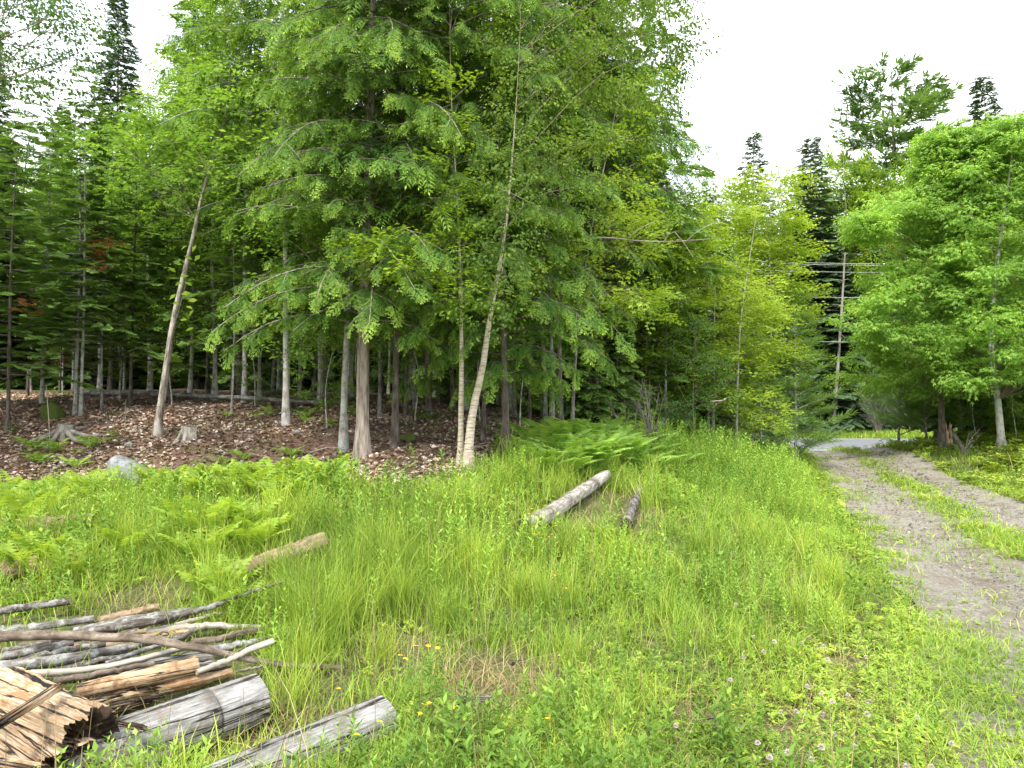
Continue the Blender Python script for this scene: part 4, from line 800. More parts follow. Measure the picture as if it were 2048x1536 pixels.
def scatter(name, T, x, y, sc, m, seed, tilt=.12, z=None, dz=0.0):
    r = np.random.default_rng(seed); n = len(x); z = (H(x, y) if z is None else z)+dz
    Z_ = np.stack([r.normal(0, tilt, n), r.normal(0, tilt, n), np.ones(n)], -1); Z_ /= np.linalg.norm(Z_, axis=1, keepdims=True)
    a = r.uniform(0, 6.28, n); X_ = np.stack([np.cos(a), np.sin(a), 0*a], -1); X_ -= Z_*np.sum(X_*Z_, 1, keepdims=True); X_ /= np.linalg.norm(X_, axis=1, keepdims=True)
    RM = np.stack([X_, np.cross(Z_, X_), Z_], -1); mb = MB(); wh = r.integers(0, len(T), n); P0 = np.stack([x, y, z], -1)
    for i, t_ in enumerate(T): s = wh == i; place(mb, t_, P0[s], RM[s], sc[s])
    return obj(name, mb.build(name, [m]), kind='stuff')
x, y = sample(85000, 211, d1=29); me_, ve, fa = masks(x, y); wd = np.clip((y-6.5)/4, 0, 1)*np.clip((x+2.5)/2, 0.3, 1)*np.clip((xl(y)-x-.1)/.8, 0, 1)+.34*np.clip(.35+fbm(x, y, 2.2, 55), 0, 1)*np.where(x > -.6, 1, .5); wd = np.where(x > xr(y), .12, wd)
wd = np.clip(wd*(.6+.5*fbm(x, y, 1.7, 33)), 0.02, 1); keep = (me_ | ve) & (r_.random(len(x)) < wd) & ~inpoly(x, y, PILE) & ~inpoly(x, y, LOGB) & (bare(x, y) < .4)
x, y = x[keep], y[keep]; sc = (hmap(x, y)*1.35)*r_.uniform(.6, 1.15, len(x)); scatter('leafy_weeds', T_WEED, x, y, sc, M['weed'], 212)
x, y = sample(16000, 231, d0=2.6, d1=16); me_, ve, fa = masks(x, y); pw = np.clip(.15+.9*fbm(x, y, 1.5, 61), .03, 1)*np.where(x < .2, 1, .4); keep = me_ & (r_.random(len(x)) < pw*.55) & ~inpoly(x, y, PILE) & ~inpoly(x, y, LOGB) & (bare(x, y) < .45); x, y = x[keep], y[keep]
scatter('broad_weeds', [t_weed(70+i, 20, .30, .075, .2) for i in range(4)], x, y, r_.uniform(.16, .38, len(x))*np.where(y < 5, .75, 1), M['broadweed'], 232, .2)
# low broad leaves and clover
def t_low(seed, n=7):
    r = np.random.default_rng(seed); L = []
    for k in range(n):
        a = r.uniform(0, 6.28); q = r.uniform(.1, .6); h = r.uniform(.3, 1); c = np.array([math.cos(a)*q, math.sin(a)*q, h]); b = r.uniform(0, 6.28)
        for j in range(3):
            bb = b+j*2.09; L.append(diamond(c, (math.cos(bb), math.sin(bb), r.uniform(-.3, .3)), (0, 0, 1), .34, .26, .12))
    return tmpl(L)
T_LOW = [t_low(i) for i in range(4)]
x, y = sample(110000, 213, d1=26, power=1.1); me_, ve, fa = masks(x, y); cl_ = np.clip(.35+.75*fbm(x, y, 1.9, 35), .03, 1)*np.where(x > .3, 1, .5)
keep = (me_ | ve) & (r_.random(len(x)) < cl_) & ~(inpoly(x, y, PILE) & (r_.random(len(x)) < .93)) & (bare(x, y) < .6); x, y = x[keep], y[keep]; d = np.hypot(x, y)
scatter('ground_cover_leaves', T_LOW, x, y, np.maximum(.04, .008*d)*r_.uniform(.5, 1.7, len(x)), M['clover'], 214, .25)
# weeds and grass growing in the driveway
x, y = sample(620000, 215, d1=29); u = (x-xl(y))/(xr(y)-xl(y)); on = (u > -.05) & (u < 1.03)
g1 = np.exp(-((u)/.13)**2)*.9+np.exp(-((u-1)/.06)**2)*.9+.5*np.exp(-((u-.02)/.09)**2)*np.clip((9-y)/3, 0, 1)+.16*np.clip((4.4-y)/1.2, 0, 1)+.09
g1 = g1*np.clip(.42+1.0*fbm(x, y, 1.9, 37)+.4*fbm(x, y, 6, 38), 0, 1); strip = np.exp(-((u-.53)/.10)**2)*np.clip(.75+.7*fbm(x, y, 2.2, 39), .1, 1); g1 = g1+1.5*strip; keep = on & (r_.random(len(x)) < g1); x, y, strip = x[keep], y[keep], strip[keep]; d = np.hypot(x, y); zz = H(x, y)+.015
h2 = r_.random(len(x)) < .6
blades(x[h2], y[h2], r_.uniform(.03, .13, h2.sum())*(1+.8*strip[h2]), np.maximum(.0042, d[h2]*.0009), r_.uniform(.3, 1.4, h2.sum()), 216, M['grass'], 'driveway_grass', z=zz[h2])
h3 = ~h2 & (r_.random(len(x)) < .25); scatter('driveway_weeds', T_LOW, x[h3], y[h3], np.maximum(.03, .005*d[h3])*r_.uniform(.6, 1.4, h3.sum()), M['clover'], 217, .2, z=zz[h3])
# loose stones and crumbs on the driveway
def t_stone(seed):
    r = np.random.default_rng(seed); a = np.linspace(0, 6.283, 6, endpoint=False); V = [[math.cos(q)*r.uniform(.7, 1), math.sin(q)*r.uniform(.6, 1), 0] for q in a]+[[math.cos(q)*r.uniform(.4, .7), math.sin(q)*r.uniform(.4, .7), r.uniform(.4, .6)] for q in a]
    Fq = [[i, (i+1) % 6, 6+(i+1) % 6, 6+i] for i in range(6)]+[[6, 7, 8, 11], [8, 9, 10, 11]]; return np.array(V), np.array(Fq), np.zeros(12)
M['stone'] = leafmat('gravel_stones', (.08, .07, .06), (.2, .185, .17), (.3, .29, .28), trans=0, rough=.9)
x, y = sample(60000, 218, d1=24); u = (x-xl(y))/(xr(y)-xl(y)); keep = (u > .02) & (u < 1); x, y = x[keep], y[keep]; d = np.hypot(x, y)
scatter('gravel', [t_stone(i) for i in range(4)], x, y, np.maximum(.005, d*.0009)*r_.uniform(.5, 1.8, len(x))**1.4, M['stone'], 219, .2, z=H(x, y)+.012)
# dead leaves on the bank and under the trees
def t_dead(seed):
    r = np.random.default_rng(seed); L = [diamond((-.5, 0, 0), (1, r.uniform(-.2, .2), .1), (0, r.uniform(-.3, .3), 1), 1, r.uniform(.5, .8), r.uniform(.1, .5))]
    for b in (-1, 1): L.append(diamond((-.45, 0, .02), (.8, b*.75, .1*r.uniform(-1, 2)), (0, 0, 1), .75, .4, r.uniform(0, .4)))
    return tmpl(L)
n = 90000; x = r_.uniform(-11, 6, n); y = yedge(x)-1.2+(r_.random(n)**1.4)*9.6; keep = (y > yedge(x)-1.1*r_.random(n)**2) & (y < 27) & (r_.random(n) < np.clip(.75+.5*fbm(x, y, 1.1, 41), .25, 1)); x, y = x[keep], y[keep]
zl = H(x, y)+.05*fbm(x, y, 2.6, 8)*np.clip((y-yedge(x)+.35*fbm(x, y, 2.2, 4))/.5, 0, 1)+.015
scatter('leaf_litter', [t_dead(i) for i in range(5)], x, y, r_.uniform(.03, .085, len(x)), M['litter'], 220, .35, z=zl)
x, y = x[:9000], y[:9000]
s = r_.random(len(x)) < .12; blades(x[s], y[s], r_.uniform(.05, .16, s.sum()), np.full(s.sum(), .008), r_.uniform(.3, 1.2, s.sum()), 221, M['grass'], 'sparse_grass_on_bank')
sb = (np.clip(fbm(x, y, 1.3, 43), 0, 1) > .35); scatter('seedlings', T_LOW, x[sb][:500], y[sb][:500], r_.uniform(.08, .18, len(x[sb][:500])), M['beech'], 222, .2)

n = 1500; x = r_.uniform(-11, 6, n); y = yedge(x)-.3+r_.random(n)*9; TW = [tmpl([diamond((-.5, 0, .04), (1, a_, b_), (0, 0, 1), 1, .03, .3), diamond((0, a_*.5, .04), (.6, -a_*3-.4, .1), (0, 0, 1), .35, .02, .3)]) for a_, b_ in ((.05, .02), (-.15, .08), (.2, -.02))]
scatter('fallen_twigs', TW, x, y, r_.uniform(.12, .7, n)*(r_.random(n)**.5), M['twig'], 240, .12, z=H(x, y)+.05*fbm(x, y, 2.6, 8)+.03)
# ------------------------------------------------------------------ ferns
def fern_mesh(name, seed, nf, L_, npin, pl, pw, m, el=(.9, 1.25), cut=2, droop=.55):
    r = np.random.default_rng(seed); mb = MB(); Ls = []
    for f_ in range(nf):
        a = f_*6.283/nf+r.uniform(-.3, .3); e = r.uniform(*el); l = L_*r.uniform(.75, 1.1); D = np.array([math.cos(a), math.sin(a), 0]); S = np.array([-math.sin(a), math.cos(a), 0])
        def ax(t): return D*(l*math.cos(e)*t+droop*l*.55*t**2)+np.array([0, 0, 1])*(l*math.sin(e)*t-droop*l*.75*t**2.4)
        for i in range(6):
            p0, p1 = ax(i/6), ax((i+1)/6); Ls.append([p0+S*.004, p0-S*.004, p1-S*.003, p1+S*.003])
        st = .22
        for k in range(npin):
            t = st+(1-st)*(k+.5)/npin; p0 = ax(t); tg = ax(min(1, t+.03))-ax(t-.03); tg /= np.linalg.norm(tg); w_ = math.sin(math.pi*(.12+.86*(t-st)/(1-st)))**.8*pl
            for s in (-1, 1):
                d = S*s+tg*.35; d /= np.linalg.norm(d); nn = np.cross(d, tg)*s; nn = nn if nn[2] > 0 else -nn; q = p0; ww = w_*r.uniform(.85, 1.1)
                if cut <= 1: Ls.append(diamond(q, d-np.array([0, 0, .25]), nn, ww, pw, .1)); continue
                nl = max(3, int(ww/pw*1.0))
                Ls.append(diamond(q, d-np.array([0, 0, .2]), nn, ww, pw*.45, .1))
                for j in range(nl):
                    fj = (j+.3)/nl; qq = q+(d-np.array([0, 0, .2]))*ww*fj
                    for s2 in (-1, 1): Ls.append(diamond(qq, tg*s2+d*.5, nn, pw*(1.1-.7*fj), pw*.55, .1))
    place(mb, tmpl(Ls), np.zeros((1, 3)), np.eye(3)[None], 1.0); return mb.build(name, [m])
FA = [fern_mesh('big_fern', 300+i, 8, .85, 15, .17, .045, M['fern'], cut=1, el=(.95, 1.35)) for i in range(3)]
FB = [fern_mesh('broad_fern', 310+i, 7, .58, 8, .15, .058, M['yfern'], el=(.95, 1.3), cut=1, droop=.35) for i in range(3)]
FS = [fern_mesh('small_fern', 320+i, 6, .42, 11, .09, .026, M['weed'], cut=1) for i in range(2)]
def fern(me, px, py, s, label, group, rz, d=None):
    g_ = gp(px, py) if d is None else np.array(base(px, d)); o = obj('fern', me, None); o.location = tuple(g_); o.rotation_euler = (rg.normal(0, .08), rg.normal(0, .08), rz); o.scale = (s,)*3
    return tag(o, label, 'fern', group)
k = 0
for i in range(64):
    px = 1040+330*rg.random(); py = 890+75*rg.random()-18*(px-1040)/330
    if 1195 < px < 1290 and py > 945: continue
    fern(FA[i % 3], px, py, rg.uniform(.62, 1.0), 'big light green fern in the fern patch at the head of the mossy log', 'ferns in the fern patch by the log', rg.uniform(0, 6))
for px, py in [(1400, 925), (1440, 915), (1370, 935), (1500, 905), (1460, 935)]: fern(FA[k % 3], px, py, .7, 'light green fern among the tall weeds between the fern patch and the driveway', 'ferns among the tall weeds', k*1.3); k += 1
for i in range(60):
    px = 0+660*rg.random(); py = 985+35*rg.random()+ (12 if px < 200 else 0)
    if 205 < px < 305 and py > 980: continue
    fern(FB[i % 3], px, py, rg.uniform(.6, .95), 'yellow-green broad-lobed fern along the foot of the leafy bank', 'broad ferns along the foot of the bank', rg.uniform(0, 6))
for px, py, s in [(30, 1040, .8), (70, 1060, .8), (10, 1090, .8), (60, 1165, .7), (100, 1150, .75), (130, 1170, .6), (20, 1160, .7), (390, 1080, .75), (420, 1100, .85), (370, 1105, .6), (455, 1075, .6), (490, 1080, .7), (520, 1100, .65), (500, 1110, .6), (405, 1135, .7), (440, 1215, .62), (455, 1190, .5), (460, 1240, .5), (250, 1120, .6)]:
    fern(FB[k % 3], px, py, s*1.15, 'yellow-green broad-lobed fern standing singly among the grass near the woodpile', 'single broad ferns near the woodpile', k*1.1); k += 1
for i in range(22):
    px = 420+rg.random()*320; fern(FS[i % 2], px, 905+rg.random()*70 if i > 8 else 830+rg.random()*30, rg.uniform(.4, .8), 'small dark green fern on the leaf-covered bank', 'small ferns on the bank', i)
for i, (px, py) in enumerate([(180, 900), (75, 930), (110, 905), (150, 940), (60, 900)]): fern(FS[i % 2], px, py, .8, 'small dark green fern around the pale stump with the roots', 'small ferns around the rooted stump', i)

# ------------------------------------------------------------------ woodpile, logs, stumps, stones
def log(name, label, cat, pix, rpx, m, m2=None, n=24, ns=12, rough=.085, seed=0, group=None, wob=0.0):
    """a stick or log whose axis passes h metres above the ground at each (px, py, h); rpx = radius in photo pixels at both ends"""
    r = np.random.default_rng(seed); P_ = [gp(*q) for q in pix]; c = spline(P_, n); wob = wob or (.004 if name == 'stick' else 0)
    if wob: c = c+r.normal(0, wob, c.shape)*np.hanning(n)[:, None]
    D = c[:, 1]; rad = np.linspace(rpx[0], rpx[1], n)/F*D; o0 = c.mean(0); mb = MB()
    tube(mb, c-o0, rad, ns, rough=rough, rng=r, mcap=1 if m2 else None)
    o = obj(name, mb.build(name, [M[m]]+([M[m2]] if m2 else []), smooth=True), None); o.location = tuple(o0); return tag(o, label, cat, group)
def zq(x, y): return x/2.926, 1011+y/2.926
def Z_(L): return [(*zq(a, b), h) for a, b, h in L]
log('stick', 'dark squared stick with pale broken end, lying apart above the woodpile at the left border', 'stick', Z_([(-160, 650, .10), (0, 618, .10), (200, 590, .1), (412, 562, .1)]), (9, 7), 'dark_bark', 'tan_end', ns=6, seed=1)
log('stick', 'short grey round stick at the back of the woodpile, reaching in from the left border', 'stick', Z_([(-150, 770, .06), (0, 738, .06), (280, 705, .06), (548, 662, .05)]), (9, 6.5), 'grey_bark', 'grey_end', seed=2)
log('stick', 'dark lichen-spotted thick stick lying behind the long thin curved one, back of the woodpile', 'stick', Z_([(430, 745, .05), (700, 690, .06), (1000, 640, .06), (1230, 608, .05)]), (11, 9), 'grey_bark', 'brown_end', seed=3)
log('stick', 'long dark stick tapering to a thin tip that points up right over the grass', 'stick', Z_([(300, 790, .09), (640, 722, .11), (940, 668, .13), (1200, 605, .15), (1400, 530, .18), (1650, 450, .2)]), (10, 3), 'dark_bark', 'brown_end', n=26, seed=4, wob=.003)
log('stick', 'thin pale crooked stick in the grass right of the long dark tapering stick', 'stick', Z_([(1030, 698, .05), (1180, 655, .07), (1300, 625, .08), (1460, 590, .08)]), (4, 2.5), 'pale_stick', seed=5)
log('stick', 'long brown speckled stick lying on top across the whole woodpile, curving down to the right', 'stick', Z_([(-250, 760, .17), (0, 765, .18), (300, 758, .19), (600, 768, .2), (900, 790, .2), (1100, 822, .19), (1250, 852, .17), (1500, 905, .12), (1700, 935, .07), (2010, 948, .03)]), (11.5, 5.5), 'brown_bark', 'tan_end', n=34, ns=14, seed=6, wob=.003)
log('stick', 'grey stick with pale lichen spots, just below the long top stick at the left border', 'stick', Z_([(-200, 915, .09), (0, 884, .09), (250, 838, .1), (430, 800, .1)]), (9.5, 7), 'grey_bark', 'grey_end', seed=7)
log('stick', 'brown stick curving in the middle of the pile, second below the long top stick', 'stick', Z_([(-100, 990, .06), (150, 908, .08), (400, 845, .08), (620, 812, .08)]), (9, 6), 'dark_bark', 'tan_end', seed=8)
log('log', 'dark mossy grey small log in the middle of the woodpile', 'log', Z_([(-60, 950, .07), (180, 925, .08), (460, 885, .08), (750, 832, .08)]), (12, 9), 'grey_bark', 'grey_end', seed=9)
log('stick', 'nearly black thin stick under the mossy small log', 'stick', Z_([(250, 985, .06), (480, 930, .07), (700, 885, .07), (840, 850, .07)]), (6.5, 4.5), 'dark_bark', 'grey_end', seed=10)
log('stick', 'bleached pale stick running from the split block to the yellowish tip at mid pile', 'stick', Z_([(180, 985, .1), (420, 970, .11), (650, 938, .12), (900, 880, .12), (1100, 826, .12)]), (7.5, 5), 'pale_stick', 'tan_end', n=22, seed=11, wob=.003)
log('stick', 'dark-barked crooked stick just above the peeled orange log', 'stick', Z_([(320, 1028, .12), (480, 1000, .13), (700, 958, .13), (900, 925, .12)]), (7, 5), 'brown_bark', 'tan_end', seed=12, wob=.004)
log('log', 'bluish grey smooth log behind the peeled orange log', 'log', Z_([(640, 985, .06), (860, 942, .08), (1060, 905, .08), (1245, 878, .08)]), (11, 10), 'grey_log', 'grey_end', seed=13)
log('log', 'peeled orange-tan log with a cut face, lying on top of the pile near its front', 'log', Z_([(450, 1092, .13), (700, 1035, .14), (920, 990, .15), (1150, 940, .15)]), (15, 19), 'tan_wood', 'tan_end', n=22, ns=18, seed=14, rough=.03)
log('stick', 'smooth pale grey stick leaning up right from the peeled orange log', 'stick', Z_([(1150, 978, .14), (1300, 918, .15), (1450, 850, .17), (1598, 795, .19)]), (6, 7), 'pale_stick', 'tan_end', seed=15)
log('stick', 'light tan split stick under the thin pale one, at the right of the pile', 'stick', Z_([(860, 742, .06), (1080, 712, .07), (1300, 706, .07), (1530, 714, .06)]), (8, 5), 'pale_stick', 'tan_end', seed=16, wob=.004)
log('stick', 'orange-brown short stick tucked below the light tan split stick', 'stick', Z_([(900, 770, .04), (1020, 745, .05), (1110, 738, .05)]), (7, 6), 'tan_wood', 'tan_end', seed=17)
log('stick', 'thin forked grey stick crossing under the long top stick', 'stick', Z_([(620, 925, .1), (800, 858, .11), (1000, 795, .11), (1150, 722, .1)]), (4, 4.5), 'grey_bark', 'grey_end', seed=18)
log('stick', 'short brown-grey stick pointing right out of the pile into the grass', 'stick', Z_([(1120, 800, .07), (1270, 780, .08), (1400, 752, .08), (1540, 730, .07)]), (6, 7), 'brown_bark', 'tan_end', seed=19, wob=.004)
log('stick', 'pale speckled stick ending in the grass behind the leaning smooth stick', 'stick', Z_([(1180, 850, .06), (1340, 822, .08), (1480, 802, .08), (1720, 745, .06)]), (8, 6), 'grey_bark', 'grey_end', seed=20)
log('log', 'grey sawn log end showing between the peeled orange log and the big grey log', 'log', Z_([(900, 1010, .07), (1100, 975, .08), (1335, 935, .09)]), (15, 16), 'grey_log', 'grey_end', seed=21)
log('stick', 'thin twig stuck out right under the long top stick', 'stick', Z_([(1380, 975, .03), (1500, 950, .04), (1620, 940, .03)]), (2.5, 2), 'pale_stick', seed=22)
log('log', 'flat rotten yellowish log behind the big grey log', 'log', Z_([(520, 1160, .07), (800, 1090, .08), (1080, 1035, .09), (1350, 975, .09)]), (20, 12), 'rot_wood', 'rot_wood', n=30, ns=18, seed=23, rough=.16)
# under-layer of the pile
rq = np.random.default_rng(91)
for i in range(20):
    x0 = rq.uniform(-150, 700); y0 = 985-.12*x0+rq.uniform(-175, 60); L0 = rq.uniform(350, 700); sl0 = rq.uniform(-.26, -.12); h0 = rq.uniform(.02, .05)
    log('stick', 'weathered stick in the bottom layer of the woodpile', 'stick', Z_([(x0, y0, h0), (x0+L0*.5, y0+L0*.5*sl0+rq.uniform(-8, 8), h0+.01), (x0+L0, y0+L0*sl0, h0)]), (rq.uniform(4, 9), rq.uniform(3, 6)), ['dark_bark', 'brown_bark', 'grey_bark', 'rot_grey'][i % 4], 'brown_end', seed=100+i, group='sticks in the bottom layer of the woodpile', n=14, ns=8)
# big sawn logs
def biglog(label, a, b, rpx, seed, grooves=(), ns=40, n=60, m='grey_log', knot=None):
    r = np.random.default_rng(seed); A, B = gp(*a), gp(*b); c = A+(B-A)*np.linspace(0, 1, n)[:, None]; mid = (A+B)/2; L_ = np.linalg.norm(B-A)
    rad = np.linspace(rpx[0]/F*A[1], rpx[1]/F*B[1], n); t = np.linspace(0, 1, n)
    for g_ in grooves:
        k = int(g_*(n-1)); t[k-2:k+3] = [g_-.005, g_-.0045, g_, g_+.0045, g_+.005]; c = A+(B-A)*t[:, None]; rad = np.interp(t, [0, 1], [rad[0], rad[-1]]); rad[k-1:k+2] *= [.86, .84, .86]
        rad[:k-1] *= 1.015
    mb = MB(); ang = np.linspace(0, 2*math.pi, ns, endpoint=False)-math.pi/2
    ridge = 1+.022*np.sin(ang*5+1)+.014*np.sin(ang*13)+.01*r.normal(0, 1, ns)
    Fm = frames((B-A)[None].repeat(n, 0)); rr = rad[:, None]*ridge[None]*(1+.008*r.normal(0, 1, (n, ns)))
    V = (c-mid)[:, None]+Fm[:, None, :, 1]*(np.cos(ang)*rr)[..., None]+Fm[:, None, :, 2]*(np.sin(ang)*rr)[..., None]
    i = np.arange(n-1)[:, None]*ns; j = np.arange(ns)[None]; j2 = (j+1) % ns; Q = np.stack([i+j, i+j2, i+ns+j2, i+ns+j], -1).reshape(-1, 4)
    uv = np.stack([np.repeat(t*L_, ns), np.tile(np.abs(np.linspace(-1, 1, ns))*rad.max()*3.1, n)], -1); mb.add(V.reshape(-1, 3), Q, uv=uv)
    o = obj('log', mb.build('log', [M[m]], True)); o.location = tuple(mid)
    eb = MB()
    for e, sgn in ((0, 1), (n-1, -1)):
        K = 5; rings = [V[e]*(1-k/K)+(c[e]-mid)*(k/K)+(Fm[e][:, 0]*(.004*k*(1 if e else -1))) for k in range(K)]+[(c[e]-mid)[None]]
        Vv = np.vstack([rings[0]*1.0]+[x+np.zeros(3) for x in rings[1:]]); q = []
        for k in range(K-1):
            for a_ in range(ns): q.append([k*ns+a_, k*ns+(a_+1) % ns, (k+1)*ns+(a_+1) % ns, (k+1)*ns+a_][::sgn])
        t3 = [[(K-1)*ns+a_, (K-1)*ns+(a_+1) % ns, K*ns][::sgn] for a_ in range(ns)]
        ru = np.concatenate([np.full(ns, rad[e]*(1-k/K)) for k in range(K)]+[[0]]); eb.add(Vv, [np.array(q), np.array(t3)], uv=np.stack([ru, ru*0], -1))
    obj('cut_end', eb.build('cut_end', [M['grey_end']]), o)
    return tag(o, label, 'log')
biglog('big weathered grey log with a dark saw cut round it, in front of the woodpile', (*zq(150, 1620), .09), (*zq(1505, 1130), .125), (60, 48), 31, grooves=(.76,))
biglog('big weathered grey log half sunk in the grass, nearest the lower border', (*zq(1050, 1760), .06), (*zq(2240, 1250), .08), (52, 44), 32)
log('log', 'short brown log with lichen-grey end at the lower border before the big sawn log', 'log', Z_([(640, 1570, .07), (820, 1530, .08), (990, 1475, .09)]), (24, 22), 'dark_bark', 'brown_end', ns=18, seed=33, rough=.08)
log('log', 'whitish lichen-covered stub at the lower border', 'log', Z_([(860, 1560, .12), (900, 1525, .13), (930, 1530, .13)]), (12, 11), 'grey_bark', 'grey_end', seed=34)
log('stick', 'dark thin stick leaning on the big sawn log from its lower side', 'stick', Z_([(640, 1515, .26), (700, 1420, .27), (765, 1330, .27)]), (2.2, 2.2), 'dark_bark', seed=35)
def chunk(label, a, b, w_px, h_m, seed, dark=True, lift=0.0, name='split_block'):
    """ragged split block of wood, grain along a-b"""
    r = np.random.default_rng(seed); A, B = gp(*a), gp(*b); mid = (A+B)/2; n = 30; ns = 120; t = np.linspace(0, 1, n); D = (A[1]+B[1])/2; wv = w_px/F*D
    ang = np.linspace(0, 2*math.pi, ns, endpoint=False); ex = 1/np.maximum(np.abs(np.cos(ang)), np.abs(np.sin(ang)))**.8
    st = np.repeat(r.uniform(.86, 1.06, ns//6+1), 6)[:ns]*(1+.045*r.normal(0, 1, ns))
    Fm = frames((B-A)[None])[0]; L_ = np.linalg.norm(B-A); V = []
    rag = r.normal(0, .012, ns)+.03*np.repeat(r.normal(0, 1, ns//8+1), 8)[:ns]; rag2 = r.normal(0, .009, ns)+.012*np.repeat(r.normal(0, 1, ns//4+1), 4)[:ns]
    for k, tt in enumerate(t):
        ax_ = A-mid+(B-A)*tt; m_ = 1+.02*r.normal(0, 1, ns)+.05*np.sin(tt*7+ang*3+seed); sh = (tt**3)*rag2-((1-tt)**3)*rag
        V.append(ax_+np.outer(np.cos(ang)*ex*st*m_*wv, Fm[:, 1])+np.outer(np.sin(ang)*ex*st*m_*h_m, Fm[:, 2])+np.outer(sh, Fm[:, 0]))
    V = np.array(V); i = np.arange(n-1)[:, None]*ns; j = np.arange(ns)[None]; j2 = (j+1) % ns; Q = np.stack([i+j, i+j2, i+ns+j2, i+ns+j], -1).reshape(-1, 4)
    mb = MB(); uv = np.stack([np.repeat(t*L_, ns), np.tile(np.abs(np.linspace(-1, 1, ns))*wv*4, n)], -1); mb.add(V.reshape(-1, 3), Q, uv=uv)
    o = obj(name, mb.build(name, [M['rot_wood']])); o.location = tuple(mid)
    for e, sgn in ((0, 1), (n-1, -1)):
        eb = MB(); K = 6; c = V[e].mean(0); ins = -Fm[:, 0]*(1 if e else -1); rings = [V[e]*(1-k/K)+c*(k/K)+ins[None]*(.05*math.sin(k/K*1.5)+.022*r.normal(0, 1, (ns, 1))*(k > 0)) for k in range(K)]+[c[None]+ins*.05]; q = []
        for k in range(K-1):
            for a_ in range(ns): q.append([k*ns+a_, k*ns+(a_+1) % ns, (k+1)*ns+(a_+1) % ns, (k+1)*ns+a_][::sgn])
        t3 = [[(K-1)*ns+a_, (K-1)*ns+(a_+1) % ns, K*ns][::sgn] for a_ in range(ns)]; VV = np.vstack(rings)
        eb.add(VV, [np.array(q), np.array(t3)], uv=VV[:, :2]*1.0)
        obj('broken_end', eb.build('broken_end', [M['rot_dark']]), o)
    return tag(o, label, 'wood block')
chunk('big rotten split block with pale tan ridged top and dark broken end', (*zq(-40, 1120), .21), (*zq(520, 1385), .2), 52, .105, 41)
chunk('lower rotten orange-brown block under the big split block at the lower left corner', (*zq(-260, 1180), .13), (*zq(330, 1600), .12), 66, .09, 42)
chunk('short splintered piece lying across the big split block', (*zq(-20, 1290), .37), (*zq(330, 1070), .36), 10, .013, 43, name='splinter')
chunk('pale plank-like splinter at the very lower left corner', (*zq(-150, 1500), .2), (*zq(210, 1560), .2), 16, .02, 44, name='splinter')
for i, (x1, y1, x2, y2) in enumerate([(560, 1120, 700, 1105), (790, 1080, 900, 1075), (620, 1180, 760, 1150), (850, 1130, 960, 1110), (1500, 1330, 1550, 1350), (1150, 1420, 1200, 1430), (1560, 1215, 1640, 1225), (730, 1280, 820, 1300), (1600, 1260, 1660, 1240), (1080, 560, 1190, 520), (560, 690, 640, 670), (640, 1100, 760, 1060), (600, 1150, 730, 1120), (700, 1200, 820, 1160), (780, 1130, 870, 1150), (880, 1090, 1010, 1060), (500, 1130, 600, 1160), (540, 1190, 640, 1200)]):
    chunk('small flake of rotten bark and wood scattered over the woodpile', (*zq(x1, y1), .1 if i < 4 else (.24 if i == 7 else .03)), (*zq(x2, y2), .1 if i < 4 else (.24 if i == 7 else .03)), 7, .008, 50+i, name='bark_flake')['group'] = 'bark flakes around the woodpile'
# rotten logs lying in the grass
for i, (lb, a, b, r1, r2) in enumerate([
    ('rotten tan log sunk in the grass, farthest at the left border', (-20, 1058, .12), (190, 1040, .12), 15, 12),
    ('rotten tan log in the grass between the farthest tan log and the woodpile', (-40, 1150, .11), (150, 1118, .12), 17, 14),
    ('crumbling orange-tan log in the grass right above the woodpile tip, pointing up right', (465, 1146, .10), (648, 1082, .13), 20, 22),
    ('flat tan rotten slab right behind the woodpile', (200, 1246, .04), (318, 1216, .05), 11, 9),
    ('short tan rotten piece in the grass behind the broad ferns', (290, 1036, .05), (322, 1030, .05), 8, 7)]):
    log('rotten_log', lb, 'log', [a, ((a[0]+b[0])/2, (a[1]+b[1])/2, a[2]), b], (r1, r2), 'rot_grey', 'rot_grey', n=24, ns=16, rough=.14, seed=60+i)
log('log', 'long thin fallen log with patchy bark, its dark hollow end towards the meadow', 'log', [(1047, 1056, .09), (1095, 1030, .1), (1150, 992, .11), (1212, 950, .15)], (19, 11), 'pale_bark', 'brown_end', n=30, ns=16, seed=71)
log('log', 'dark half-rotted log parallel to the long thin one, right of it', 'log', [(1252, 1050, .08), (1262, 1018, .09), (1280, 978, .1)], (13, 8), 'dark_bark', 'brown_end', n=20, seed=72)
log('log', 'long fallen trunk lying behind the leaning trunk on the leaf mould', 'log', [(150, 786, .1), (300, 788, .12), (480, 796, .12), (640, 806, .1)], (6, 4.5), 'grey_bark', 'brown_end', n=24, seed=73)
for i, (lb, a, b, r) in enumerate([('flat pale grey piece of wood lying in the short meadow', (915, 1400, .05), (985, 1397, .04), 9), ('small bleached wood piece in the clover', (1390, 1441, .03), (1432, 1436, .03), 6), ('bleached chip in the bare straw patch', (1022, 1325, .03), (1044, 1322, .03), 5), ('dark bark piece beside the flat pale grey piece', (900, 1425, .02), (925, 1420, .03), 6)]):
    log('wood_piece', lb, 'wood piece', [a, b], (r, r*.6), 'grey_log' if i < 3 else 'dark_bark', 'grey_end', n=8, ns=7, rough=.15, seed=80+i)
